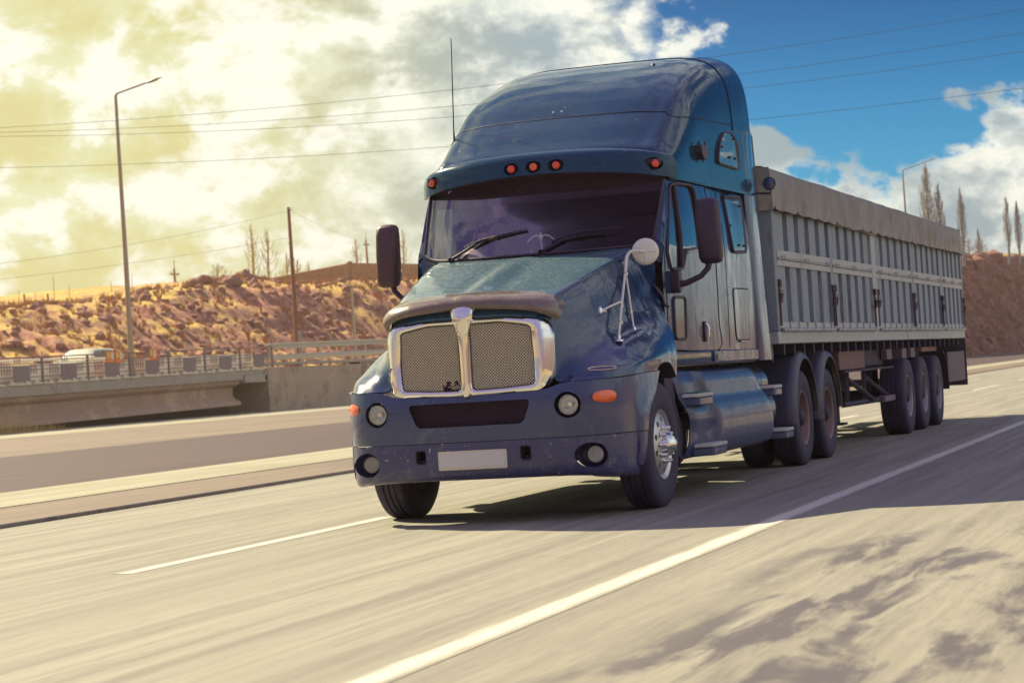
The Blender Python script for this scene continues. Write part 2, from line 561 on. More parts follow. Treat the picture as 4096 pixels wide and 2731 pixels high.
# fog lamps, deeper in their recesses
for s in (-1, 1):
    x, z = s * .947, .507
    h = MB().lathe([(.13, .066), (.14, .072), (.17, .072), (.24, .05)], 28, 'y', (x, 0, z)).build('fog_lamp', CHROME, T)
    MB().lathe([(.142, .067), (.17, .055), (.19, .03), (.2, .0001)], 24, 'y', (x, 0, z)).build('reflector', BOWL, h)
    g = MB().lathe([(.134, .067), (.127, .05), (.123, .028), (.122, .0001)], 28, 'y', (x, 0, z))
    g.build('lens', LGLASS, h)
    g = MB()
    for i in range(13):
        q = -.058 + i * .0097
        hh = math.sqrt(max(0, .062 ** 2 - q * q))
        g.box((x + q - .0012, .117, z - hh), (x + q + .0012, .125, z + hh))
    g.build('lens_rib', WHITEM, h)
    MB().lathe([(.06, .100), (.10, .100), (.19, .088), (.21, .055)], 28, 'y', (s * .94, 0, z), 1.27).build('bucket', PAINT_LOW, h)
# tow hook pockets
for s in (-1, 1):
    x = s * .438
    p = MB()
    fr = rrect(.095, .120, .022, 3, x, .553)
    ri = rrect(.072, .092, .014, 3, x, .553)
    p.grid([[(a, -.075, c) for a, c in fr], [(a, -.085, c) for a, c in rrect(.088, .112, .02, 3, x, .553)], [(a, -.075, c) for a, c in ri], [(a, .06, c) for a, c in ri]], close=True)
    p.build('tow_pocket', BLACKP, T)
    MB().box((x - .05, .055, .49), (x + .05, .065, .61)).build('tow_pocket_back', SEAM, T)
    MB().tube([(x - .03, -.02, .515), (x, -.045, .52), (x + .03, -.02, .515)], .012, 8).build('tow_hook', FRAME, T)
# number plate, blank
pl = MB().prism(rrect(.575, .150, .012, 3, 0.0, .518), -.098, -.086, 'y').build('number_plate', M('plate_frame_cream', (.66, .60, .42), .5, 0, 0, .08), T, bevel=.002)
MB().prism(rrect(.545, .118, .008, 3, 0.0, .520), -.1015, -.0985, 'y').build('plate_face', M('plate_grey', (.64, .61, .56), .55, 0, 0, .03, 8), pl)
# amber side markers on the bumper corners
for s in (-1, 1):
    c = Vector((s * 1.050, .100, .957))
    ax = Vector((s * .66, .74, 0)).normalized()
    nn = Vector((s * .74, -.66, 0)).normalized()
    rowsm = []
    for rr, off in ((1.12, -.012), (1.12, .006), (1.0, .012), (.75, .024), (.4, .031), (.01, .033)):
        rowsm.append([c + ax * (math.cos(2 * math.pi * k / 32) * .112 * rr) + Vector((0, 0, math.sin(2 * math.pi * k / 32) * .058 * rr)) + nn * off for k in range(32)])
    m = MB().grid(rowsm[:3], close=True).build('side_marker', BLACKP, T)
    MB().grid(rowsm[2:], close=True).build('amber_lens', M('turn_lens', (0.9, 0.13, 0.02), 0.15, 0, 0.9, 0.2, 90), m)

# ---- hood: control rows from the front edge back to the cab
HR = [
 [(0, -.120, 1.640), (.35, -.100, 1.640), (.58, -.062, 1.606), (.668, .0, 1.585), (.690, .04, 1.50), (.690, .03, 1.35), (.690, .02, 1.20), (.705, .0, 1.10), (.85, -.01, 1.093), (1.04, .095, 1.095), (1.19, .45, 1.112), (1.25, 1.03, 1.132)],
 [(0, .06, 1.775), (.35, .07, 1.765), (.61, .11, 1.745), (.69, .15, 1.69), (.735, .18, 1.57), (.760, .19, 1.43), (.800, .17, 1.31), (.850, .14, 1.225), (.95, .17, 1.195), (1.08, .27, 1.185), (1.20, .56, 1.19), (1.254, 1.06, 1.158)],
 [(0, .42, 1.885), (.35, .42, 1.875), (.685, .48, 1.862), (.755, .52, 1.81), (.815, .55, 1.69), (.850, .56, 1.56), (.905, .56, 1.44), (.965, .56, 1.37), (1.06, .60, 1.335), (1.16, .70, 1.285), (1.235, .86, 1.235), (1.258, 1.13, 1.182)],
 [(0, 1.0, 2.035), (.38, 1.0, 2.025), (.757, 1.0, 1.995), (.825, 1.02, 1.945), (.885, 1.03, 1.82), (.925, 1.03, 1.68), (.975, 1.02, 1.55), (1.04, 1.02, 1.475), (1.12, 1.05, 1.435), (1.20, 1.10, 1.37), (1.252, 1.17, 1.28), (1.264, 1.24, 1.196)],
 [(0, 1.42, 2.13), (.40, 1.42, 2.125), (.823, 1.45, 2.105), (.89, 1.46, 2.05), (.955, 1.45, 1.90), (1.0, 1.45, 1.76), (1.045, 1.44, 1.63), (1.105, 1.44, 1.55), (1.165, 1.43, 1.485), (1.225, 1.42, 1.40), (1.262, 1.42, 1.29), (1.268, 1.42, 1.18)],
 [(0, 1.67, 2.178), (.42, 1.70, 2.178), (.89, 1.86, 2.196), (.955, 1.90, 2.14), (1.03, 1.91, 1.98), (1.065, 1.90, 1.83), (1.105, 1.86, 1.69), (1.145, 1.81, 1.59), (1.195, 1.76, 1.49), (1.24, 1.71, 1.38), (1.262, 1.66, 1.24), (1.262, 1.61, 1.07)],
]
# centre spine of the hood: a low raised ridge
rows = [mir(r) for r in HR]
g = net(rows, 6, 6)
for r in g:
    for p in r:
        ax_ = abs(p.x)
        if p.z > 1.6 and ax_ < .5:
            k = min(1, max(0, (p.y + .05) / 0.5))
            fade = 1 - min(1, max(0, (p.y - 1.0) / .7))
            p.z += .028 * math.exp(-(ax_ / .085) ** 2) * fade * (0.4 + .6 * k) - .014 * math.exp(-((ax_ - .17) / .07) ** 2) * fade * k
hood = shell(g, .015)
top = [f for f in hood.f]
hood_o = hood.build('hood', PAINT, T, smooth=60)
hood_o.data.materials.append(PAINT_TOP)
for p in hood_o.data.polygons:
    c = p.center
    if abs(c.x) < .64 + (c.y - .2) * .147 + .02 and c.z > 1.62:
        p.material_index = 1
# hood seams, along the crease between the top and the side
for s in (-1, 1):
    sg = net([HR[1], HR[2], HR[3], HR[4], HR[5]], 6, 4)
    line = [Vector((s * r[15].x, r[15].y, r[15].z + .001)) for r in sg]
    MB().tube(line, .0035, 5).build('hood_seam', SEAM, T)
# dark arch lip and wheel house lining
for s in (-1, 1):
    arch = cr([(1.25, 1.03, 1.130), (1.254, 1.06, 1.156), (1.258, 1.13, 1.180), (1.264, 1.24, 1.194), (1.268, 1.42, 1.178), (1.262, 1.61, 1.068)], 4)
    inn = [[Vector((s * (p.x - .002), p.y, p.z)) for p in arch], [Vector((s * (p.x - .06), p.y + .02, p.z - .012)) for p in arch], [Vector((s * .8, p.y + .05, p.z + .02)) for p in arch]]
    MB().grid(inn).build('arch_liner', FRAME, T)
    MB().box((s * .62, .25, .45), (s * .70, 1.75, 1.5)).build('inner_fender', FRAME, T, smooth=0)
    # splash panel behind the wheel
    MB().prism([(1.72, 1.12), (2.12, 1.10), (2.14, .98), (2.06, .86), (2.18, .72), (2.34, .55), (2.36, .42), (2.16, .34), (1.9, .5), (1.78, .8)], s * .9, s * 1.12, 'x').build('splash_panel', FRAME, T, smooth=0)

# smoked deflector across the hood's leading edge
DR = [
 [(0, -.118, 1.690), (.18, -.122, 1.694), (.36, -.117, 1.684), (.50, -.100, 1.668), (.61, -.06, 1.642), (.70, .0, 1.592), (.715, .045, 1.572)],
 [(0, -.150, 1.716), (.18, -.150, 1.724), (.36, -.140, 1.716), (.50, -.125, 1.702), (.62, -.08, 1.680), (.720, -.005, 1.645), (.742, .06, 1.605)],
 [(0, -.100, 1.775), (.18, -.105, 1.785), (.36, -.085, 1.778), (.50, -.065, 1.765), (.62, -.015, 1.748), (.720, .06, 1.712), (.755, .14, 1.650)],
 [(0, .070, 1.832), (.18, .075, 1.838), (.36, .085, 1.830), (.50, .105, 1.818), (.60, .145, 1.804), (.690, .19, 1.768), (.745, .25, 1.705)],
]
dg_ = net([mir(r) for r in DR], 6, 5)
for r in dg_:
    for p in r:
        p.z += .020 * math.exp(-((p.x) / .10) ** 2) * (1 if p.y < 0.0 else .4)
shell(dg_, .006).build('bug_deflector', SMOKE, T, smooth=60)
for x in (-.62, -.43, -.2, .2, .43, .62):
    MB().lathe([(-.005, .008), (.004, .006), (.005, .0001)], 10, 'z', (x, -.06 + abs(x) * .07, 1.666 - abs(x) * .03)).build('bolt', CHROME, T)

# ---- grille
G = MB()
def gy(x, z):
    return -.118 + .068 * abs(x) - .02 * (z - 1.3)
inner = {}
outer = {}
gr = MB()
bez_in = {}
for s in (-1, 1):
    # opening outline, from the centre bar outward
    o = rpoly([(.048, 1.588), (.30, 1.590), (.545, 1.548), (.562, 1.30), (.556, 1.085), (.30, 1.068), (.045, 1.062)], .035, 4)
    inner[s] = o
    a = MB()
    def inside(x, z):
        c = False
        j = len(o) - 1
        for i in range(len(o)):
            if (o[i][1] > z) != (o[j][1] > z) and x < (o[j][0] - o[i][0]) * (z - o[i][1]) / (o[j][1] - o[i][1]) + o[i][0]:
                c = not c
            j = i
        return c
    pitch = .0240
    wv = MB()
    for d in (1, -1):
        n = -40
        while n < 60:
            # line z - 1.06 = d*(x) + n*pitch
            seg = []
            st = 90
            run = None
            for k in range(st + 1):
                x = .03 + k * .545 / st
                z = 1.06 + d * x * .98 + n * pitch
                ok = inside(x, z)
                if ok and x < .56:
                    # a torn patch near the bottom of the viewer's left half
                    if s < 0 and z < 1.125 + .02 * math.sin(x * 90) and .06 < x < .21:
                        ok = False
                if ok:
                    wob = .0022 * math.sin(k * math.pi * .46 + n) 
                    p = (s * x, gy(x, z) + d * .002 + wob, z)
                    run = (run or []) + [p]
                if (not ok or k == st) and run:
                    if len(run) > 2:
                        wv.tube(run[::3] + [run[-1]] if len(run) > 4 else run, .0030, 4, cap=False)
                    run = None
            n += 1
    if s < 0:   # bent loose ends of wire round the tear
        for k in range(26):
            x = .05 + random.random() * .18
            z = 1.075 + random.random() * .05
            a0 = random.uniform(0, math.pi)
            L = random.uniform(.02, .05)
            wv.tube([(s * x, gy(x, z), z), (s * (x + L * math.cos(a0)), gy(x, z) - random.uniform(0, .03), z + L * math.sin(a0) * .6)], .0016, 4)
    wv.build('grille_mesh', WIRE, T, smooth=60, weld=False)
    MB().prism([(s * a_, b_) for a_, b_ in o], -.04, -.035, 'y').build('radiator_screen', DARKM, T)
    # dark rubber rim inside the chrome
    o2 = [(s * (.3 + (a_ - .3) * .965), 1.33 + (b_ - 1.33) * .97) for a_, b_ in o]
    MB().grid([[(s * a_, gy(abs(a_), b_) - .010, b_) for a_, b_ in o], [(a_, gy(abs(a_), b_) - .004, b_) for a_, b_ in o2], [(a_, -.03, b_) for a_, b_ in o2]], close=True).build('grille_rim', TRIM, T)

# chrome surround: outer loop to the two openings
half = rpoly([(0.0, 1.640), (.34, 1.640), (.625, 1.598), (.655, 1.40), (.648, 1.12), (.600, 1.035), (.30, 1.022), (0.0, 1.016)], .05, 4)
half = [p for p in half if p[0] > 0.0005]
for s in (-1, 1):
    o = inner[s]
    # resample both loops by angle about the half's centre
    def ang(loop, n=72, c=(.30, 1.33)):
        res = []
        for k in range(n):
            a = 2 * math.pi * k / n
            dx_, dz_ = math.cos(a), math.sin(a)
            best = None
            for i in range(len(loop)):
                x1, z1 = loop[i][0] - c[0], loop[i][1] - c[1]
                x2, z2 = loop[(i + 1) % len(loop)][0] - c[0], loop[(i + 1) % len(loop)][1] - c[1]
                ex, ez = x2 - x1, z2 - z1
                den = dx_ * ez - dz_ * ex
                if abs(den) < 1e-12:
                    continue
                t = (x1 * ez - z1 * ex) / den
                u = (x1 * dz_ - z1 * dx_) / den
                if t > 0 and -1e-6 <= u <= 1 + 1e-6 and (best is None or t < best):
                    best = t
            res.append((c[0] + dx_ * best, c[1] + dz_ * best))
        return res
    A = ang(rpoly([(.006, 1.626), (.34, 1.626), (.640, 1.590), (.694, 1.51), (.694, 1.12), (.615, 1.032), (.30, 1.022), (.006, 1.016)], .05, 5))
    B = ang(o)
    lay = []
    for f, yo in ((0.0, .07), (0.0, -.002), (.10, -.016), (.5, -.028), (.85, -.024), (1.0, -.012), (1.0, .03)):
        lay.append([])
        for a, c in zip(A, B):
            x, z = a[0] * (1 - f) + c[0] * f, a[1] * (1 - f) + c[1] * f
            lay[-1].append((s * x, gy(abs(x), 1.33) + yo + 1.0 * max(0, x - .635) + .02 * (f < .05), z))
    MB().grid(lay, close=True).build('grille_surround', CHROME, T, smooth=50)
# centre bar and the swelling ornament on top of it
secs = [(1.012, .026, -.150), (1.04, .036, -.162), (1.2, .038, -.165), (1.4, .041, -.168), (1.50, .046, -.172), (1.56, .062, -.178), (1.62, .085, -.185), (1.68, .098, -.180), (1.725, .092, -.150), (1.748, .060, -.10), (1.752, .02, -.06)]
rows = []
for z, wd, y in secs:
    dep = .05 if z < 1.6 else .08
    rows.append([(wd * math.cos(math.pi * k / 12), y + dep * .55 * (1 - math.sin(math.pi * k / 12)) + (.03 if k in (0, 12) else 0), z) for k in range(13)])
rows = net(rows, 1, 3)
MB().grid(rows).build('grille_ornament', CHROME, T, smooth=60)
MB().lathe([(-.160, .0001), (-.158, .007), (-.150, .008)], 10, 'y', (0, 0, 1.035)).build('bolt', FRAME, T)

# ---- cab sides
def side_x(y, z=2.0):
    x = 1.20
    if y < 3.3:
        x -= .062 * ((3.3 - y) / 1.15) ** 1.6
    if z > 2.2:
        x -= .05 * ((z - 2.2) / .6) ** 1.4 * (1 if y < 4.6 else .6)
    x += .010 * math.sin((z - 1.2) * 2.0) + .0025 * math.sin(y * 5.1 + .4 * z) + .0018 * math.sin(y * 9.3 + 1.0)
    return x

def panel(outer, holes, s, xf, off=0.0, cy=None, cz=None):
    """flat (y,z) outline with holes, cut into a grid and bent to the side surface."""
    loops = [[Vector((0, a, b)) for a, b in outer]] + [[Vector((0, a, b)) for a, b in h] for h in holes]
    tri = tessellate_polygon(loops)
    vs = [v for l in loops for v in l]
    bm = bmesh.new()
    bv = [bm.verts.new(v) for v in vs]
    for t in tri:
        try:
            bm.faces.new([bv[i] for i in t])
        except ValueError:
            pass
    ys = [v.y for v in vs]
    zs = [v.z for v in vs]
    y = min(ys) + .12
    while y < max(ys):
        bmesh.ops.bisect_plane(bm, geom=bm.verts[:] + bm.edges[:] + bm.faces[:], plane_co=(0, y, 0), plane_no=(0, 1, 0))
        y += .12
    z = min(zs) + .12
    while z < max(zs):
        bmesh.ops.bisect_plane(bm, geom=bm.verts[:] + bm.edges[:] + bm.faces[:], plane_co=(0, 0, z), plane_no=(0, 0, 1))
        z += .12
    for v in bm.verts:
        v.co.x = s * (xf(v.co.y, v.co.z) + off)
    b = MB()
    bm.verts.index_update()
    b.v = [v.co.copy() for v in bm.verts]
    b.f = [tuple(v.index for v in f.verts) for f in bm.faces]
    bm.free()
    return b

DOORWIN = rpoly([(2.03, 2.16), (2.10, 1.995), (2.42, 2.005), (2.54, 2.17), (3.07, 2.205), (3.10, 2.72), (3.02, 2.775), (2.50, 2.768), (2.345, 2.735)], .05, 4)
SIDE = [(1.90, 1.29), (5.30, 1.27), (5.30, 3.0), (2.33, 2.80), (2.20, 2.62), (2.02, 2.32), (1.96, 2.20), (1.90, 2.0)]
cab = MB()
for s in (-1, 1):
    q = panel(SIDE, [DOORWIN], s, side_x)
    cab.add(q.v, q.f)
cab.box((-1.18, 5.28, 1.2), (1.18, 5.31, 3.4))          # rear wall
cab.box((-1.12, 1.95, 1.15), (1.12, 5.28, 1.20))        # floor
cab.box((-1.05, 1.92, 1.2), (1.05, 1.95, 2.12))         # bulkhead
cabo = cab.build('cab_body', PAINT, T, smooth=30)
cabo['label'] = 'dark blue glossy cab and sleeper walls'
# windshield pillars
PB = [(1.055, 1.955, 2.27), (1.066, 2.05, 2.42), (1.076, 2.14, 2.56), (1.09, 2.275, 2.79)]
for s in (-1, 1):
    edge = [(side_x(1.96, 2.2), 1.955, 2.20), (side_x(2.02, 2.32), 2.02, 2.32), (side_x(2.1, 2.45), 2.10, 2.45), (side_x(2.33, 2.8), 2.33, 2.80)]
    r0 = cr(PB, 5)
    r1 = cr(edge, 5)
    mid_ = [(a + c) / 2 + Vector((.012, -.020, 0)) for a, c in zip(r0, r1)]
    MB().grid([[Vector((s * p.x, p.y, p.z)) for p in r] for r in (r0, mid_, r1)]).build('windshield_pillar', PAINT, T, smooth=60)
    # lower corner fill under the glass
    MB().grid([[(s * .86, 1.87, 2.10), (s * .98, 1.90, 2.10), (s * 1.11, 1.96, 2.05)], [(s * .90, 1.86, 2.20), (s * 1.0, 1.90, 2.225), (s * 1.13, 1.965, 2.22)], [(s * .98, 1.895, 2.215), (s * 1.055, 1.955, 2.27), (s * 1.13, 2.0, 2.30)]]).build('cowl_corner', PAINT, T)
# windshield
WS = [
 [(0, 1.66, 2.19), (.40, 1.69, 2.192), (.75, 1.80, 2.200), (.95, 1.895, 2.220), (1.055, 1.955, 2.27)],
 [(0, 1.79, 2.37), (.40, 1.82, 2.37), (.765, 1.915, 2.375), (.975, 2.00, 2.39), (1.066, 2.05, 2.42)],
 [(0, 1.92, 2.56), (.40, 1.95, 2.56), (.78, 2.03, 2.56), (.99, 2.10, 2.56), (1.076, 2.14, 2.56)],
 [(0, 2.12, 2.90), (.40, 2.14, 2.89), (.80, 2.20, 2.86), (1.0, 2.25, 2.82), (1.09, 2.275, 2.79)],
]
wsg = net([mir(r) for r in WS], 6, 5)
MB().grid(wsg).build('windshield', WGLASS, T, smooth=80)
rim = [wsg[0][k] for k in range(len(wsg[0]))]
MB().tube([p + Vector((0, -.006, .002)) for p in rim], .012, 6).tube([r[0] + Vector((0, -.006, 0)) for r in wsg], .014, 6).tube([r[-1] + Vector((0, -.006, 0)) for r in wsg], .014, 6).build('windshield_gasket', TRIM, T)
# black band printed round the glass bottom, and the cowl tray
MB().grid([[p + Vector((0, -.003, -.0)) for p in wsg[0]], [a + Vector((0, -.004, 0)) for a in [wsg[0][k] * .75 + wsg[1][k] * .25 for k in range(len(wsg[0]))]]]).build('windshield_edge_band', BLACKP, T)
MB().grid([[p + Vector((0, -.05, -.035)) for p in rim], [p + Vector((0, .02, -.02)) for p in rim]]).build('cowl', BLACKP, T)

# wipers
for pts, blade in ((((-.735, 1.75, 2.205), (-.46, 1.80, 2.355), (-.42, 1.80, 2.37)), ((-.62, 1.775, 2.315), (-.46, 1.79, 2.36), (-.04, 1.80, 2.425))),
                   (((.125, 1.655, 2.21), (.36, 1.75, 2.335), (.45, 1.775, 2.365)), ((.20, 1.715, 2.30), (.45, 1.76, 2.36), (.79, 1.85, 2.385)))):
    wp = MB().tube(pts, [.014, .010, .008], 8).build('wiper', BLACKP, T)
    MB().tube(blade, [.006, .016, .005], 6, flat=.6).tube([(p[0], p[1] + .012, p[2] - .012) for p in blade], .006, 4).build('wiper_blade', RUBBER, wp)
    MB().lathe([(-.03, .022), (.01, .022), (.02, .012)], 12, 'y', (pts[0][0], pts[0][1], pts[0][2] - .005)).build('wiper_pivot', BLACKP, wp)

# ---- visor with five marker lamps
VR = [
 [(0, 2.26, 3.090), (.30, 2.27, 3.085), (.62, 2.33, 3.065), (.90, 2.47, 3.025), (1.03, 2.62, 2.985), (1.10, 2.76, 2.955)],
 [(0, 2.10, 3.085), (.30, 2.11, 3.080), (.62, 2.15, 3.065), (.90, 2.235, 3.035), (1.05, 2.33, 3.005), (1.125, 2.42, 2.985)],
 [(0, 2.015, 3.050), (.30, 2.025, 3.045), (.62, 2.075, 3.030), (.90, 2.175, 3.000), (1.07, 2.285, 2.972), (1.15, 2.40, 2.955)],
 [(0, 1.985, 2.98), (.30, 1.997, 2.975), (.62, 2.05, 2.96), (.90, 2.155, 2.93), (1.08, 2.275, 2.905), (1.165, 2.40, 2.89)],
 [(0, 1.975, 2.90), (.30, 1.99, 2.895), (.62, 2.045, 2.875), (.90, 2.15, 2.845), (1.085, 2.28, 2.815), (1.165, 2.40, 2.80)],
]
vis = shell(net([mir(r) for r in VR], 6, 4), .03).build('sun_visor', PAINT_ROOF, T, smooth=50)
lamps = [(0, 1.984, 2.972), (-.207, 1.990, 2.970), (.207, 1.990, 2.970), (-1.035, 2.222, 2.930), (1.035, 2.222, 2.930)]
cuts = []
for x, y, z in lamps:
    wide = abs(x) > .5
    sxx = 1.55 if wide else 1.3
    xx = x - (.025 if x > .5 else -.025 if x < -.5 else 0)
    c = MB().lathe([(-.06, .060), (.012, .046), (.022, .040)], 28, 'y', (0, 0, 0), sxx, True).build('cutter', PAINT)
    c.location = (xx, y + (.022 if wide else .004), z)
    if wide:
        c.rotation_euler = (0, 0, R(25 if x > 0 else -25))
    cuts.append(c)
bpy.context.view_layer.update()
cut(vis, cuts)
for i, (x, y, z) in enumerate(lamps):
    m = MB().lathe([(-.016, .036), (-.018, .039), (.010, .041), (.03, .041)], 24, 'y').build('marker_lamp', BLACKP, T)
    m.location = (x, y, z)
    if abs(x) > .5:
        m.rotation_euler = (0, 0, R(22 if x > 0 else -22))
    l = MB().lathe([(-.012, .036), (-.028, .032), (-.036, .018), (-.038, .0001)], 24, 'y').build('lens', [AMBER, REDL, REDL, AMBER, REDL][i], m)
    MB().lathe([(-.0385, .0001), (-.040, .010), (-.036, .014)], 12, 'y').build('lens_boss', AMBER, m)

# ---- roof fairing
secR = [  # y, top z, half width, bow, exponent
 (2.10, 2.92, 1.12, .26, 5.0), (2.125, 3.03, 1.125, .26, 5.2), (2.16, 3.10, 1.13, .26, 5.5), (2.32, 3.20, 1.135, .27, 5.6), (2.52, 3.335, 1.145, .28, 6.0), (2.735, 3.468, 1.15, .27, 6.6), (3.0, 3.645, 1.155, .26, 7.0),
 (3.3, 3.80, 1.16, .24, 6.6), (3.7, 3.955, 1.172, .20, 6.2), (4.2, 4.095, 1.185, .12, 6.2), (4.7, 4.175, 1.20, .05, 6.2), (5.1, 4.225, 1.208, .0, 6.2), (5.36, 4.245, 1.21, 0, 6.2)]
rows = []
NB = 40
for y, zt, wd, bow, ex in secR:
    zb = 2.80
    row = []
    for k in range(NB + 1):
        a = math.pi * k / NB
        ca, sa = math.cos(a), math.sin(a)
        x = -wd * math.copysign(abs(ca) ** (2 / ex), ca)
        z = zb + (zt - zb) * abs(sa) ** (2 / ex)
        tt = min(1, abs(x) / wd)
        yy = y + bow * tt ** 2.4
        # side walls lean in a little with height
        rg = .020 * math.exp(-((tt - .86) / .05) ** 2) - .010 * math.exp(-((tt - .955) / .03) ** 2)
        rg *= max(0, min(1, (4.6 - y) / 1.2))
        z += rg * .5
        yy -= rg
        row.append(Vector((x * (1 + .012 * (1 - (z - zb) / 1.3)), yy, z)))
    rows.append(row)
rows = [[c[i] for c in [cr([r[k] for r in rows], 4) for k in range(NB + 1)]] for i in range((len(rows) - 1) * 4 + 1)]
rf = MB().grid(rows)
rf.add(rows[-1], [tuple(range(NB, -1, -1))])
roof = rf.build('roof_fairing', PAINT_ROOF, T, smooth=50)
def roof_pt(i, k):
    return rows[i][k]
# the part line running round the fairing
line = []
zline = lambda y: 3.468 - .02 * (y - 2.7) if y < 2.9 else 3.40 + .0335 * (y - 2.95)
best = []
for k in range(NB + 1):
    col = [rows[i][k] for i in range(len(rows))]
    # first crossing of z with the part line height
    for i in range(len(col) - 1):
        a, c = col[i], col[i + 1]
        za, zc = a.z - zline(a.y), c.z - zline(c.y)
        if za <= 0 < zc:
            t = -za / (zc - za)
            best.append(a.lerp(c, t))
            break
best.sort(key=lambda p: p.x)
if len(best) > 4:
    L = [p for p in best]
    # continue back along both sides
    def side_at(y, z, s):
        i = min(range(len(rows)), key=lambda i: abs(rows[i][0].y - y))
        r = rows[i]
        c = [p for p in r if p.x * s > 0]
        p = min(c, key=lambda p: abs(p.z - z))
        q = sorted(c, key=lambda p: abs(p.z - z))[:2]
        d = q[1].z - q[0].z
        t = (z - q[0].z) / d if abs(d) > 1e-6 else 0
        return Vector((q[0].x + (q[1].x - q[0].x) * t, y, z))
    yl, yr = L[0].y, L[-1].y
    left = [side_at(y, 3.40 + .0335 * (y - 2.95), -1) for y in [5.35 - (5.35 - yl - .1) * k / 8 for k in range(9)]]
    right_ = [side_at(y, 3.40 + .0335 * (y - 2.95), 1) for y in [yr + .1 + (5.35 - yr - .1) * k / 8 for k in range(9)]]
    MB().tube(left + L + right_, .0055, 5).build('roof_seam', SEAM, T)
def near_roof(x, z):
    r = min((p for rr in rows for p in rr), key=lambda p: (p.x - x) ** 2 + (p.z - z) ** 2)
    return r
for x, z in ((-.74, 3.485), (-.665, 3.495), (-.04, 3.53), (.04, 3.53), (.665, 3.495), (.74, 3.485)):
    q = near_roof(x, z)
    MB().lathe([(-.008, .0001), (-.007, .009), (.004, .012)], 10, 'y', (x, q.y - .002, z)).build('rivet', CHROME, T)
for y, z in ((3.55, 3.66), (3.61, 3.665), (4.62, 3.70), (4.68, 3.70)):
    q = side_at(y, z, 1)
    MB().lathe([(-.004, .012), (.006, .009), (.007, .0001)], 10, 'x', (q.x, y, z)).build('rivet', FRAME, T)
MB().lathe([(0, .03), (.03, .024), (.05, .012), (.052, .0001)], 12, 'z', (.62, 4.0, 3.995)).build('roof_aerial', BLACKP, T)

# arch-shaped tail of the fairing: a raised band round the back of the roof, and its shadow line
def band(i0, i1, off, zmin):
    out = []
    for i in range(i0, i1 + 1):
        rr = []
        for k in range(NB + 1):
            p = rows[i][k]
            if p.z < zmin:
                continue
            c = Vector((0, p.y, 3.2))
            d = (p - c)
            d.y = 0
            rr.append(p + d.normalized() * off)
        out.append(rr)
    m = min(len(r) for r in out)
    return [r[(len(r) - m) // 2:(len(r) - m) // 2 + m] for r in out]
bd = band(39, 48, .009, 2.86)
shell(bd, .02).build('roof_tail_band', PAINT_ROOF, T, smooth=50)
# a shallow arch crease on each side of the fairing
for s in (-1, 1):
    pts = []
    for y, z in ((3.30, 3.40), (3.34, 3.56), (3.50, 3.73), (3.80, 3.87), (4.2, 3.93), (4.55, 3.88)):
        q = side_at(y, z, s)
        pts.append(q)
    MB().tube(cr(pts, 5), [.006] * 26, 6).build('fairing_crease', SEAM, T)

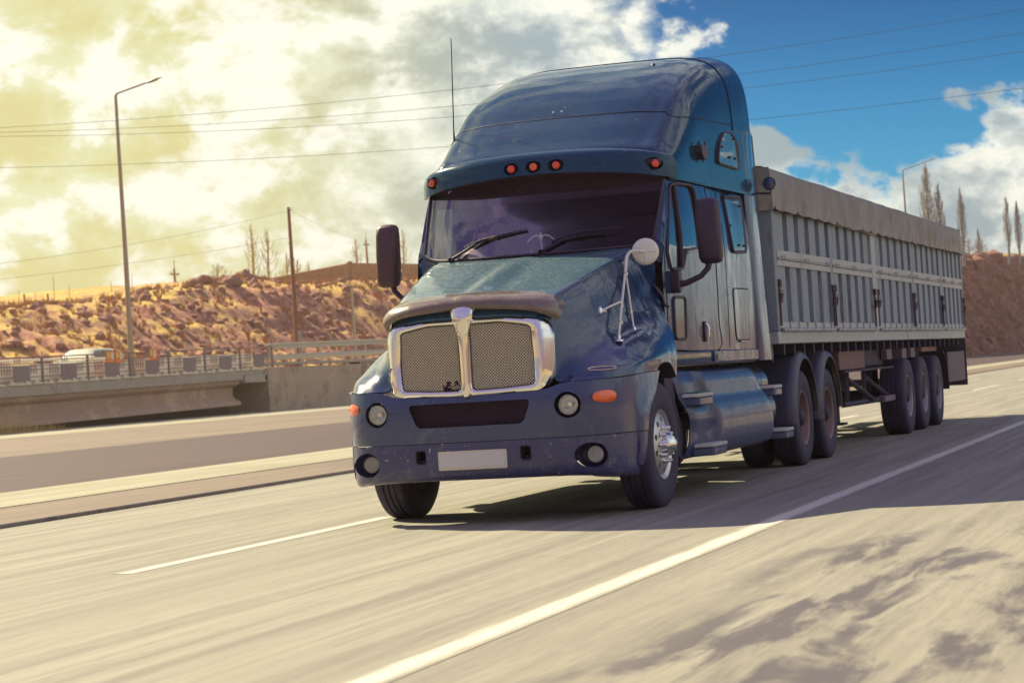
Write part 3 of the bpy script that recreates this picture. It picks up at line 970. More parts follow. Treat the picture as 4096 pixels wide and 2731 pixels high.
# ---- seams and side details, made for each side
for s in (-1, 1):
    def SP(y, z, off=.001):
        return Vector((s * (side_x(y, z) + off), y, z))
    sm = MB()
    # join between cab and upper sleeper
    ln = [SP(y, 2.80 + .012 * (y - 2.35), .018 if y > 2.5 else .01) for y in [2.35 + .3 * k for k in range(10)]]
    sm.tube(ln, .008, 5)
    # door outline
    dr = [(1.99, 1.30), (3.52, 1.285), (3.55, 1.6), (3.55, 2.5), (3.50, 2.795)]
    sm.tube([SP(*p) for p in cr([(0,) + p for p in dr], 4) for p in [(p[1], p[2])]], .004, 5)
    sm.tube([SP(y, 2.0 + (y - 1.93) * .2) if False else SP(1.965, z) for y, z in [(0, 1.3 + .1 * k) for k in range(10)]], .004, 5)
    # sleeper panel lines
    sm.tube([SP(3.95, z) for z in [1.3 + .15 * k for k in range(11)]], .0025, 4)
    sm.build('side_seam', SEAM, T)
    # door window: rubber, divider, glass
    wf = MB()
    wl = [SP(a, c, .004) for a, c in DOORWIN]
    wf.tube(wl + [wl[0], wl[1]], .016, 6, cap=False)
    wf.tube([SP(2.50, 2.765, .004), SP(2.44, 2.3, .004), SP(2.41, 2.01, .004)], .018, 6)
    wf.build('window_frame', TRIM, T)
    panel(DOORWIN, [], s, side_x, -.012).build('side_window', SGLASS if s > 0 else SGLASS_CLEAR, T)
    MB().tube([SP(2.55, 2.15, .016), SP(2.8, 2.172, .016), SP(3.07, 2.195, .016)], .012, 6).build('window_sill', ALU, T)
    # sleeper windows: dark frame, glossy pane, latches
    for nm, poly in (('sleeper_window', [(4.18, 2.755), (4.89, 2.765), (4.86, 2.21), (4.25, 2.20)]), ('upper_sleeper_window', [(3.93, 3.035), (4.79, 3.02), (4.72, 3.31), (4.55, 3.37), (4.28, 3.37), (4.05, 3.24)])):
        o_ = rpoly(poly, .09, 5)
        fx = (lambda y, z: side_x(y, z)) if nm == 'sleeper_window' else (lambda y, z: side_at(y, z, 1).x)
        cx_ = sum(p[0] for p in o_) / len(o_)
        cz_ = sum(p[1] for p in o_) / len(o_)
        i_ = [(cx_ + (a - cx_) * .88, cz_ + (c - cz_) * .90) for a, c in o_]
        fr = MB()
        fr.grid([[Vector((s * (fx(a, c) - .01), a, c)) for a, c in o_], [Vector((s * (fx(a, c) + .022), a, c)) for a, c in o_], [Vector((s * (fx(a, c) + .024), a, c)) for a, c in [(cx_ + (a - cx_) * .94, cz_ + (c - cz_) * .95) for a, c in o_]], [Vector((s * (fx(a, c) + .010), a, c)) for a, c in i_]], close=True)
        f_ = fr.build(nm, TRIM, T, smooth=50)
        panel(i_, [], s, fx, .012).build('pane', PANEG, f_, smooth=60)
        lt = MB()
        for a, c in ((cx_ + .22, cz_ + (.19 if nm[0] == 's' else .09)), (cx_ - .26, cz_ - .02), (cx_ + .22, cz_ - (.2 if nm[0] == 's' else .1)), (cx_ + .02, cz_ - (.2 if nm[0] == 's' else .1))):
            lt.lathe([(0, .013), (.016, .011), (.017, .0001)], 10, 'x', (0, 0, 0))
            for v in lt.v[-30:]:
                v.x = s * (v.x + fx(a, c) + .012)
                v.y += a
                v.z += c
        lt.build('window_latch', BLACKP, f_, smooth=60)
    # luggage hatch
    o_ = rpoly([(4.175, 1.86), (4.87, 1.865), (4.86, 1.365), (4.24, 1.365)], .08, 5)
    fr = MB()
    ln = [SP(a, c, .001) for a, c in o_]
    fr.tube(ln + [ln[0]], .006, 5, cap=False)
    hf = fr.build('hatch', SEAM, T)
    panel([(4.52 + (a - 4.52) * .97, 1.615 + (c - 1.615) * .965) for a, c in o_], [], s, side_x, .008).build('hatch_panel', PAINT, hf, smooth=60)
    MB().box((0, 4.40, 1.345), (.02, 4.72, 1.36), loc=(s * 1.205 - (.02 if s < 0 else 0), 0, 0)).build('hatch_latch', ALU, hf, bevel=.003)
    # knee window in the door
    o_ = rpoly([(2.12, 1.75), (2.44, 1.755), (2.42, 1.385), (2.13, 1.39)], .05, 5)
    ln = [SP(a, c, .004) for a, c in o_]
    kf = MB().tube(ln + [ln[0], ln[1]], .014, 6, cap=False).build('knee_window', TRIM, T)
    panel([(2.278 + (a - 2.278) * .93, 1.57 + (c - 1.57) * .94) for a, c in o_], [], s, side_x, .004).build('pane', PANEG, kf, smooth=60)
    # door handle
    hh = MB().prism(rrect(.075, .185, .02, 3, 3.0, 1.45), s * 1.196, s * 1.212, 'x').build('door_handle', BLACKP, T, bevel=.004)
    MB().tube([(s * 1.212, 3.0, 1.52), (s * 1.235, 3.0, 1.49), (s * 1.235, 3.0, 1.41), (s * 1.212, 3.0, 1.38)], .010, 8).build('grip', CHROME, hh)
    # sill below the door, with a little hatch
    rr = []
    for y in [1.92 + .2 * k for k in range(17)]:
        x = side_x(y, 1.3)
        rr.append([Vector((s * (x + .0), y, 1.278)), Vector((s * (x + .018), y, 1.262)), Vector((s * (x + .018), y, 1.19)), Vector((s * (x - .01), y, 1.155)), Vector((s * (x - .09), y, 1.15))])
    sl_ = MB().grid(rr).build('door_sill', PAINT, T)
    MB().prism(rrect(1.86, .098, .01, 2, 4.13, 1.222), s * 1.20, s * 1.232, 'x').build('sill_box', PAINT, T, bevel=.004)
    MB().prism(rrect(.26, .060, .008, 2, 3.40, 1.215), s * 1.2, s * 1.245, 'x').build('sill_latch', M('pale_latch', (.34, .33, .30), .5, .3), T, bevel=.004)
    # rear side extender, slanting
    ex = []
    for k in range(13):
        z = 1.16 + (3.46 - 1.16) * k / 12
        f = 1 - k / 12
        y0 = 4.98 + .22 * f
        y1 = 5.52 + .36 * f
        xo = 1.205 - .02 * (1 - f)
        ex.append([Vector((s * (xo + .004), y0 - .02, z)), Vector((s * (xo + .030), y0 + .03, z)), Vector((s * (xo + .034), y0 + .2, z)), Vector((s * (xo + .030), y1 - .22, z)), Vector((s * (xo + .022), y1 - .06, z)), Vector((s * (xo - .01), y1, z)), Vector((s * (xo - .04), y1 - .02, z))])
    shell(ex, .012).build('side_extender', PAINT, T, smooth=50)
    MB().grid([[Vector((s * 1.196, p[5].y - .01, p[5].z)), Vector((s * 1.19, p[5].y + .10, p[5].z - .04))] for p in ex]).build('rubber_flap', RUBBER, T)

# small black plug on the sleeper wall, sun side and near side alike shown only here
q = side_at(3.35, 3.12, 1)
lm = MB().prism(rpoly([(3.20, 3.155), (3.49, 3.155), (3.47, 3.06), (3.40, 3.03), (3.28, 3.03), (3.21, 3.07)], .02, 3), q.x - .01, q.x + .06, 'x').build('side_camera', BLACKP, T, bevel=.01)
MB().tube([(q.x + .03, 3.23, 3.15), (q.x + .03, 3.225, 3.195)], .008, 6).tube([(q.x + .03, 3.45, 3.15), (q.x + .03, 3.455, 3.205)], .008, 6).tube([(q.x + .03, 3.34, 3.04), (q.x + .03, 3.345, 3.01)], .012, 6).build('stub', BLACKP, lm)
# work lamp beside the cab's rear corner
wl_ = MB().lathe([(-.055, .058), (-.06, .066), (-.03, .068), (.02, .055), (.05, .03), (.055, .0001)], 24, 'y', (1.345, 5.60, 2.93)).build('work_lamp', BLACKP, T)
MB().lathe([(-.057, .058), (-.064, .035), (-.066, .0001)], 24, 'y', (1.345, 5.60, 2.93)).build('lens', M('dark_lens', (.02, .05, .12), .1, 0, 1, .2), wl_)
MB().tube([(1.345, 5.62, 2.865), (1.34, 5.62, 2.835), (1.20, 5.58, 2.845)], .012, 8).build('bracket', BLACKP, wl_)

# ---- antenna on the viewer's left
MB().tube([(-1.075, 2.90, 3.33), (-1.03, 2.85, 3.36), (-1.03, 2.85, 3.46), (-1.005, 2.86, 4.315)], [.012, .012, .0065, .0045], 6).build('whip_antenna', BLACKP, T)

# ---- door mirrors
for s in (-1, 1):
    cx_ = s * 1.49
    o_ = []
    secs = [(2.02, .060, .030, .005), (2.035, .088, .062, .0), (2.08, .104, .082, .0), (2.3, .106, .088, .0), (2.48, .104, .084, .004), (2.555, .098, .070, .008), (2.58, .08, .05, .012), (2.59, .045, .02, .014)]
    for z, wx, wy, dyy in secs:
        row = []
        for k in range(28):
            a = 2 * math.pi * k / 28
            ca, sa = math.cos(a), math.sin(a)
            e = 2 / 4.0
            row.append(Vector((cx_ + wx * math.copysign(abs(ca) ** e, ca) + s * (2.3 - z) * .02, 2.17 + dyy + wy * math.copysign(abs(sa) ** (2 / 2.6), sa), z)))
        o_.append(row)
    b = MB().grid(o_, close=True)
    b.add(o_[0], [tuple(range(28))])
    b.add(o_[-1], [tuple(range(28))])
    mr = b.build('door_mirror', MIRRP if s < 0 else BLACKP, T, smooth=50)
    MB().prism(rrect(.17, .44, .03, 4, cx_, 2.31), 2.252, 2.262, 'y').build('mirror_glass', MIRR, mr)
    MB().tube([(cx_ - s * .02, 2.19, 2.05), (cx_ - s * .035, 2.19, 1.985), (cx_ - s * .10, 2.185, 1.92), (s * 1.27, 2.16, 1.87), (s * 1.18, 2.15, 1.86)], [.040, .034, .032, .034, .045], 10, flat=.75).build('mirror_arm', BLACKP, mr)
    MB().prism(rpoly([(2.09, 1.98), (2.20, 1.985), (2.24, 1.84), (2.16, 1.78), (2.10, 1.80)], .03, 3), s * 1.135, s * 1.215, 'x').build('mirror_foot', BLACKP, mr, bevel=.012)

# ---- round convex mirror on its tripod, viewer's right fender
mc = Vector((1.075, 1.55, 2.135))
ndir = Vector((.20, -.97, -.02)).normalized()
rm = MB().lathe([(-.030, .0001), (-.029, .05), (-.022, .088), (-.012, .108), (.0, .114), (.010, .112), (.012, .10)], 40, 'y').build('fender_mirror', WHITEM, T)
rm.location = mc
rm.rotation_euler = (0, 0, R(11.5))
MB().lathe([(.010, .108), (.0, .108), (.012, .0001)], 32, 'y').build('mirror_glass', MIRR, rm)
MB().box((.02, -.034, -.008), (.098, -.026, .004)).box((-.006, -.036, -.095), (.004, -.028, -.03)).build('rib', WHITEM, rm, bevel=.003)
def rel(*p):
    return Vector(p)
tri_ = MB()
hub = Vector((1.075, 1.505, 2.135))
arm = cr([hub, hub + Vector((-.05, -.03, .008)), hub + Vector((-.10, -.055, .004)), hub + Vector((-.135, -.07, -.045)), Vector((.942, 1.36, 1.97))], 5)
tri_.tube(arm, .014, 8)
tri_.tube([Vector((.942, 1.36, 1.98)), Vector((.99, 1.00, 1.68)), Vector((1.035, .70, 1.43))], .011, 8)
tri_.tube([Vector((.945, 1.355, 1.965)), Vector((1.00, 1.24, 1.68)), Vector((1.055, 1.10, 1.475))], .009, 8)
tri_.tube([Vector((.985, 1.04, 1.715)), Vector((.93, .90, 1.68)), Vector((.885, .80, 1.648))], .009, 8)
tr_o = tri_.build('mirror_tripod', WHITEM, T)
for p, nrm in ((Vector((1.037, .69, 1.385)), 'z'), (Vector((1.058, 1.10, 1.450)), 'z'), (Vector((.868, .78, 1.64)), 'x')):
    MB().lathe([(0, .040), (.012, .036), (.022, .018), (.05, .012), (.052, .0001)], 20, nrm, p).build('foot', CHROME, tr_o)
for p in (Vector((.955, 1.33, 1.95)), Vector((.99, 1.0, 1.68)), Vector((1.02, .84, 1.54)), Vector((1.01, 1.20, 1.63))):
    MB().lathe([(-.014, .017), (.014, .017)], 10, 'z', p).build('clamp', ALU, tr_o)
# rubber hood latch at the rear edge of the hood
MB().tube([(1.055, 1.83, 1.86), (1.085, 1.83, 1.82), (1.125, 1.84, 1.76), (1.135, 1.86, 1.69)], [.014, .034, .028, .016], 8, flat=.5).tube([(1.12, 1.86, 1.70), (1.155, 1.90, 1.665)], .016, 8).build('hood_latch', BLACKP, T)
# raised badge outline near the split, viewer's right
MB().tube([Vector((1.03 + .09 * math.cos(a), .17 + .10 * math.cos(a), 1.178 + .014 * math.sin(a))) for a in [2 * math.pi * k / 20 for k in range(21)]], .004, 5, cap=False).build('badge', CHROME, T)

# ---- interior
MB().grid([[(x, 1.72 + .12 * (abs(x) / .95) ** 2 + d, z) for x in [-1.0 + .1 * k for k in range(21)]] for d, z in ((0, 2.14), (.10, 2.185), (.35, 2.20), (.50, 2.17), (.56, 2.05), (.6, 1.6))]).build('dashboard', DASH, T)
MB().box((-1.1, 3.30, 1.2), (1.1, 3.34, 3.2)).build('sleeper_curtain', INT, T)
MB().box((-1.08, 2.2, 2.93), (1.08, 3.3, 2.97)).build('headliner', INT, T)
for x in (-.55, .55):
    if x < 0:
        MB().box((-1.06, 2.36, 2.70), (1.06, 2.40, 2.95)).build('header_shelf', INT, T)
    st = MB().box((x - .26, 2.75, 1.75), (x + .26, 3.15, 1.92)).box((x - .25, 3.05, 1.9), (x + .25, 3.2, 2.55)).build('seat', INT, T, bevel=.05, seg=3)
MB().tube([Vector((-.62 + .22 * math.cos(a), 2.40 + .08 * math.sin(a), 2.22 + .20 * math.sin(a))) for a in [2 * math.pi * k / 28 for k in range(29)]], .015, 8, cap=False).tube([(-.62, 2.40, 2.22), (-.62, 2.3, 2.05)], .03, 8).tube([(-.82, 2.4, 2.22), (-.42, 2.4, 2.22)], .014, 6).build('steering_wheel', BLACKP, T)
# things seen on the dashboard
MB().grid([[(-.78 + .30 * u, 1.86 + .22 * v, 2.205 + .10 * math.sin(math.pi * u) * math.sin(math.pi * min(1, v * .8 + .15))) for u in [k / 10 for k in range(11)]] for v in [k / 6 for k in range(7)]]).build('instrument_hood', M('pale_vinyl', (.75, .70, .55), .8), T)
# ================================================================== wheels, fairings and chassis of the tractor
def tyre_mesh(r, wd, x0, x1, rim_r, ribs=4, zig=False):
    """tyre between x0 and x1 (outer face x1), turned about x at the origin."""
    wd = x1 - x0
    prof = [(x0 + wd * .10, rim_r), (x0 + wd * .02, rim_r + .03), (x0, r * .80), (x0 + wd * .02, r * .93), (x0 + wd * .07, r * .975), (x0 + wd * .13, r * .995)]
    n = ribs
    for k in range(n + 1):
        a = x0 + wd * (.16 + .68 * k / n)
        if 0 < k < n:
            prof += [(a - .008, r), (a - .005, r - .014), (a + .005, r - .014), (a + .008, r)]
        else:
            prof += [(a, r)]
    prof += [(x1 - wd * .13, r * .995), (x1 - wd * .07, r * .975), (x1 - wd * .02, r * .93), (x1, r * .80), (x1 - wd * .02, rim_r + .03), (x1 - wd * .10, rim_r)]
    b = MB().lathe(prof, 56, 'x')
    n_ = 56
    if zig:
        m = len(prof)
        for i in range(m):
            if abs(prof[i][1] - r) < .016 and prof[i][1] < r + .001 and i > 6 and i < m - 7:
                for k in range(n_):
                    b.v[i * n_ + k].x += .006 * (1 if k % 2 else -1)
    return b

def wheel(parent, x1, y, r, wd, s, style, name='wheel', x_in=None):
    """one wheel: tyre, rim, hub. s=-1 or 1: which side the outer face looks to."""
    W_ = bpy.data.objects.new(name, None)
    COL.objects.link(W_)
    W_.parent = parent
    W_.location = (0, y, r - .004)
    rr = .286
    def flip(b):
        if s < 0:
            for v in b.v:
                v.x = -v.x
            b.f = [tuple(reversed(f)) for f in b.f]
        return b
    flip(tyre_mesh(r, wd, x1 - wd, x1, rr, 4, style == 'trailer')).build('tyre', RUBBER, W_, smooth=35)
    if style == 'front':
        # forged alloy disc, flat face with hand holes, and a ring of nuts round a domed hub
        prof = [(x1 - wd * .9, rr + .004), (x1 - .02, rr + .006), (x1 - .012, rr + .002), (x1 - .022, rr - .018), (x1 - .035, rr - .030), (x1 - .018, rr - .060), (x1 - .002, .160), (x1 + .006, .135), (x1 + .006, .0001)]
        ro = flip(MB().lathe(prof, 60, 'x')).build('rim', ALU, W_, smooth=35)
        cuts = []
        for k in range(10):
            a = 2 * math.pi * (k + .5) / 10
            cuts.append(MB().lathe([(-.2, .024), (.2, .024)], 16, 'x', (s * x1, .208 * math.cos(a), .208 * math.sin(a)), 1.0, True).build('cutter', ALU))
            cuts[-1].location = (0, y, r - .004)
        bpy.context.view_layer.update()
        cut(ro, cuts)
        flip(MB().lathe([(x1 - .10, .25), (x1 - .095, .0001)], 32, 'x')).build('brake_drum', SEAM, W_)
        hb = flip(MB().lathe([(x1, .105), (x1 + .055, .095), (x1 + .06, .080), (x1 + .085, .066), (x1 + .105, .035), (x1 + .108, .0001)], 32, 'x')).build('hub', CHROME, W_)
        for k in range(10):
            a = 2 * math.pi * k / 10
            nt = MB()
            nt.lathe([(x1 + .004, .022), (x1 + .010, .017), (x1 + .036, .017), (x1 + .046, .013), (x1 + .052, .0001)], 10, 'x', (0, .143 * math.cos(a), .143 * math.sin(a)))
            flip(nt).build('lug_nut', CHROME, W_, weld=False)
    else:
        d = .115 if style == 'drive' else .10
        prof = [(x1 - wd * .9, rr + .004), (x1 - .018, rr + .012), (x1 - .010, rr + .006), (x1 - .020, rr - .012), (x1 - .05, rr - .022), (x1 - d, rr - .035), (x1 - d - .01, .20), (x1 - d + .012, .15), (x1 - d + .014, .0001)]
        flip(MB().lathe(prof, 48, 'x')).build('rim', M('rust_dust_rim', (.26, .16, .14), .55, .3, 0, .3, 8, ((.34, .24, .18), .4, 6.0)) if style == 'drive' else M('grey_steel_rim', (.30, .27, .30), .5, .5, 0, .25, 8, ((.2, .14, .12), .35, 6.0)), W_, smooth=35)
        hb = MB().lathe([(x1 - d, .105), (x1 - .035, .085), (x1 - .015, .06), (x1 - .01, .0001)], 28, 'x')
        for k in range(10):
            a = 2 * math.pi * k / 10
            hb.lathe([(x1 - d, .016), (x1 - d + .05, .014), (x1 - d + .055, .0001)], 8, 'x', (0, .142 * math.cos(a), .142 * math.sin(a)))
            a += .31
        flip(hb).build('hub', FRAME, W_, weld=False)
    return W_

for s in (-1, 1):
    wheel(T, 1.215, 1.245, .522, .285, s, 'front', 'front_wheel')
for y in (7.32, 8.80):
    for s in (-1, 1):
        wheel(T, 1.22, y, .515, .275, s, 'drive', 'drive_wheel')
        wi = MB().lathe([(.56, .29), (.555, .42), (.575, .49), (.60, .512), (.78, .512), (.815, .49), (.83, .42), (.82, .29)], 48, 'x')
        if s < 0:
            for v in wi.v:
                v.x = -v.x
        wi.build('inner_tyre', RUBBER, T, loc=(0, y, .511))
    MB().tube([(-1.1, y, .52), (1.1, y, .52)], .075, 12).build('axle', FRAME, T)
MB().tube([(-.95, 1.25, .50), (.95, 1.25, .50)], .05, 10).build('axle', FRAME, T)
MB().box((-.43, .3, .72), (-.35, 9.4, .98)).box((.35, .3, .72), (.43, 9.4, .98)).box((-.4, .35, .55), (.4, 1.2, .95)).box((-.35, 2.0, .5), (.35, 3.4, 1.0)).box((-.35, 9.3, .75), (.35, 9.38, .98)).build('chassis_frame', FRAME, T, smooth=0)
MB().box((-.45, 7.4, .98), (.45, 8.7, 1.10)).build('fifth_wheel', FRAME, T, bevel=.02)
MB().box((-.7, .05, .40), (.7, .30, .50)).build('front_crossmember', FRAME, T)

# quarter fenders over the drive wheels
for y0 in (7.32, 8.80):
    for s in (-1, 1):
        rws = []
        for k in range(25):
            a = R(186 - 184 * k / 24)
            rr_ = .665 + .02 * math.sin(math.pi * k / 24)
            cy_, cz_ = y0 + rr_ * math.cos(a), .545 + rr_ * math.sin(a)
            if k == 0:
                cz_ = .46
            if k == 24:
                cz_ = .56
            d = Vector((0, math.cos(a), math.sin(a)))
            c = Vector((0, cy_, cz_))
            rws.append([c + d * o + Vector((s * x, 0, 0)) for x, o in ((.60, -.012), (.615, .0), (.78, .012), (.80, .006), (.95, .012), (1.15, .010), (1.20, .0), (1.245, -.030), (1.262, -.065), (1.255, -.08), (1.235, -.045), (1.18, -.02))])
        shell(rws, .004).build('wheel_fender', M('fender_plastic', (.050, .046, .085), .42, 0, .3, .15, 6, ((.14, .12, .13), .4, 4.0)), T, smooth=50)

# chassis side fairings hiding the tanks
for s in (-1, 1):
    # profile at the middle: (outward, z)
    def prof(y):
        # y from 2.05 to 5.75
        f = (y - 2.05) / 3.6
        pts = [(.98, 1.125), (1.12, 1.115), (1.185, 1.085), (1.215, 1.02), (1.225, .93), (1.235, .86), (1.262, .80), (1.285, .70), (1.290, .58), (1.282, .46), (1.245, .375), (1.16, .335), (1.0, .33)]
        k = 0.0
        if y < 2.9:
            k = min(1, (2.9 - y) / .18)
        res = []
        for x, z in pts:
            # front part is set back so that the steps have room
            xx = x - .060 * k * (1 if z < 1.1 else .3) - .02 * k * (z < .6)
            res.append((xx, z))
        return res
    edge = lambda z: 2.03 if z > 1.0 else 2.03 + (2.28 - 2.03) * min(1, max(0, (1.0 - z) / .35)) if z > .5 else 2.28 - .12 * min(1, (.5 - z) / .15)
    rear = lambda z: 5.05 + .45 * min(1, max(0, (1.12 - z) / .32)) + (.10 if z < .8 else 0)
    ys = [0, .04, .10, .16, .20, .235, .27, .31, .5, .7, .85, .93, .97, 1.0]
    rws = []
    for j, u in enumerate(ys):
        yb = 2.05 + 3.6 * u
        rws.append([])
        for x, z in prof(yb):
            y = edge(z) + (rear(z) - edge(z)) * u
            tuck = 0
            if u > .9:
                tuck = .11 * ((u - .9) / .1) ** 2
            if u < .04:
                tuck = .03
            rws[-1].append(Vector((s * (x - tuck), y, z)))
    shell(net(rws, 3, 2), .01).build('side_fairing', PAINT_SIDE, T, smooth=60)
    # rounded tank ends behind the fairing
    for yc, zc, rl, xo in ((5.78, .93, .19, 1.15), (6.02, .66, .27, 1.17)):
        t_ = []
        for k in range(9):
            a = math.pi / 2 * k / 8
            t_.append((yc - .35 + (.35 + .22 * math.sin(a)), rl * (.55 + .45 * math.cos(a))))
        MB().lathe([(yc - .5, rl)] + t_ + [(yc + .225, .0001)], 28, 'y', (s * (xo - rl), 0, zc)).build('tank', M('tank_paint', (.030, .035, .085), .35, .2, .5, .2, 5, ((.12, .11, .12), .4, 4)), T, smooth=60)
    # steps
    for y0, y1, z, x0, x1 in ((2.16, 2.86, .885, 1.13, 1.295), (2.34, 3.02, .440, 1.16, 1.36), (5.42, 5.98, .880, 1.05, 1.28), (5.80, 6.36, .430, 1.05, 1.30)):
        poly = rpoly([(s * x0, y0), (s * x1, y0 + .10), (s * x1, y1 - .06), (s * x0, y1)], .04, 4)
        st = MB().prism(poly, z - .012, z + .022, 'z').build('step', M('step_cap', (.50, .47, .44), .6, .2, 0, .15, 10, ((.2, .17, .15), .35, 12.0)), T, bevel=.008)
        poly2 = [(s * 1.16 + (a - s * 1.16) * .96, (y0 + y1) / 2 + (c - (y0 + y1) / 2) * .96) for a, c in poly]
        MB().prism(poly2, z - .085, z - .012, 'z').build('step_well', PAINT_SIDE, st, bevel=.015)
        if z > .88 and y0 < 3:
            MB().box((min(s * 1.15, s * 1.28), y0 + .12, z + .0225), (max(s * 1.15, s * 1.28), y1 - .10, z + .032)).build('tread_mat', GREENM, st)

# ---- the driver, dim behind the glass, one fist on the wheel
def skin(name, pts, edges, mat, parent=None, sub=2, root=0):
    me = bpy.data.meshes.new(name)
    me.from_pydata([p[0] for p in pts], edges, [])
    o = bpy.data.objects.new(name, me)
    COL.objects.link(o)
    o.modifiers.new('skin', 'SKIN')
    sv = me.skin_vertices[0].data
    for i, p in enumerate(pts):
        r_ = p[1] if isinstance(p[1], tuple) else (p[1], p[1])
        sv[i].radius = r_
        sv[i].use_root = (i == root)
    m = o.modifiers.new('sub', 'SUBSURF')
    m.levels = m.render_levels = sub
    dg = bpy.context.evaluated_depsgraph_get()
    nm = bpy.data.meshes.new_from_object(o.evaluated_get(dg))
    o.modifiers.clear()
    o.data = nm
    nm.materials.clear()
    nm.materials.append(mat)
    for p in nm.polygons:
        p.use_smooth = True
        p.material_index = 0
    if parent:
        o.parent = parent
    return o
SKINM = M('skin', (.46, .24, .17), .55, 0, 0, .1, 20)
SHIRT = M('dark_shirt', (.028, .024, .032), .9, 0, 0, .25, 8)
dx0, dy0, dz0 = -.66, 2.98, 2.08
P_ = [((dx0, dy0, dz0), .15), ((dx0, dy0, dz0 + .2), (.15, .11)), ((dx0, dy0 + .0, dz0 + .42), (.17, .11)), ((dx0, dy0 - .01, dz0 + .52), .06), ((dx0, dy0 - .03, dz0 + .62), (.075, .085)), ((dx0, dy0 - .035, dz0 + .72), (.078, .09)), ((dx0, dy0 - .03, dz0 + .79), .055),
      ((dx0 + .19, dy0 - .02, dz0 + .44), .062), ((dx0 + .25, dy0 - .18, dz0 + .20), .048), ((dx0 + .08, dy0 - .52, dz0 + .33), .032), ((dx0 + .03, dy0 - .60, dz0 + .345), .034),
      ((dx0 - .19, dy0 - .02, dz0 + .44), .062), ((dx0 - .25, dy0 - .18, dz0 + .20), .048), ((dx0 - .20, dy0 - .48, dz0 + .22), .034),
      ((dx0 + .11, dy0 - .25, dz0 - .02), .085), ((dx0 + .12, dy0 - .50, dz0 - .04), .06), ((dx0 - .11, dy0 - .25, dz0 - .02), .085), ((dx0 - .12, dy0 - .50, dz0 - .04), .06)]
E_ = [(0, 1), (1, 2), (2, 3), (3, 4), (4, 5), (5, 6), (2, 7), (7, 8), (8, 9), (9, 10), (2, 11), (11, 12), (12, 13), (0, 14), (14, 15), (0, 16), (16, 17)]
person = skin('person', P_, E_, SHIRT)
tag(person, 'driver in dark clothes behind the windshield, pale fist raised on the steering wheel', 'person')
# faces and hands keep skin colour
person.data.materials.append(SKINM)
for p in person.data.polygons:
    c = p.center
    if c.z > dz0 + .545 or (c.y < dy0 - .50 and c.z > dz0 + .15):
        p.material_index = 1
hand = bpy.data.objects
fx = Vector((dx0 + .03, dy0 - .625, dz0 + .35))
for k in range(4):
    q = fx + Vector((-.036 + .024 * k, 0, .014 - .004 * abs(k - 1.5)))
    f = skin('finger', [((q.x, q.y + .05, q.z - .005), .013), ((q.x, q.y, q.z + .012), .0135), ((q.x, q.y - .030, q.z - .004), .012), ((q.x, q.y - .026, q.z - .034), .011), ((q.x, q.y + .002, q.z - .042), .010)], [(0, 1), (1, 2), (2, 3), (3, 4)], SKINM, person)
skin('thumb', [((fx.x - .045, fx.y + .04, fx.z - .01), .014), ((fx.x - .055, fx.y + .01, fx.z - .02), .013), ((fx.x - .040, fx.y - .02, fx.z - .032), .011)], [(0, 1), (1, 2)], SKINM, person)
skin('hair', [((dx0, dy0 - .0, dz0 + .76), (.080, .085)), ((dx0, dy0 + .03, dz0 + .68), (.078, .06))], [(0, 1)], M('dark_hair', (.02, .012, .01), .8), person)

# a small white bird with spread wings on the dash, and a little orange tag
bw = MB()
bx, by, bz_ = .050, 1.90, 2.350
bw.tube([(bx, by, bz_ + .035), (bx, by - .004, bz_ + .018), (bx, by, bz_ - .01), (bx, by, bz_ - .035)], [.007, .012, .016, .006], 8)
for s in (-1, 1):
    wpts = [(bx + s * .01, by, bz_ + .012), (bx + s * .04, by, bz_ + .024), (bx + s * .08, by, bz_ + .012), (bx + s * .125, by, bz_ - .028)]
    bw.grid([[Vector(p) + Vector((0, o, dz_)) for p in wpts] for o, dz_ in ((-.003, 0), (-.004, -.012), (.003, -.016), (.003, 0))], close=False)
bw.tube([(bx, by, bz_ - .03), (bx, by + .02, 2.195)], .006, 6)
tag(bw.build('bird_ornament', WHITEM), 'small white bird figure with spread wings standing on the truck dashboard', 'ornament')
tag(MB().box((-.045, 1.885, 2.2), (-.035, 1.895, 2.245)).build('pen', AMBER, None, bevel=.002), 'tiny orange stick standing on the dashboard beside the white bird figure', 'trinket')

# ================================================================== the trailer
TR = thing('semi_trailer', 'long grey corrugated steel trailer under a dusty tarpaulin, coupled behind the blue truck', 'trailer', (0, 6, 0))
class OffMB(MB):
    def build(s, name, mat, parent=None, **k):
        for v in s.v:
            v.y -= 6
        return super().build(name, mat, parent, **k)
STEEL = M('grey_painted_steel', (.215, .255, .295), .55, 0, 0, .14, 2.0, ((.15, .10, .08), .40, 2.4), bump=.05, bs=30, stretch=(1, 1.7, .3))
STEEL_L = M('pale_painted_steel', (.40, .415, .405), .55, 0, 0, .12, 3.0, ((.20, .11, .07), .38, 3.0), bump=.05, bs=30, stretch=(1, 1.5, .5))
TARP = M('dusty_tarpaulin', (.22, .20, .18), .46, 0, 0, .35, 1.8, ((.44, .38, .28), .4, 2.0), bump=.25, bs=9, stretch=(1, 2.2, .5))
XS = 1.25
Y0, Y1 = 6.02, 21.42
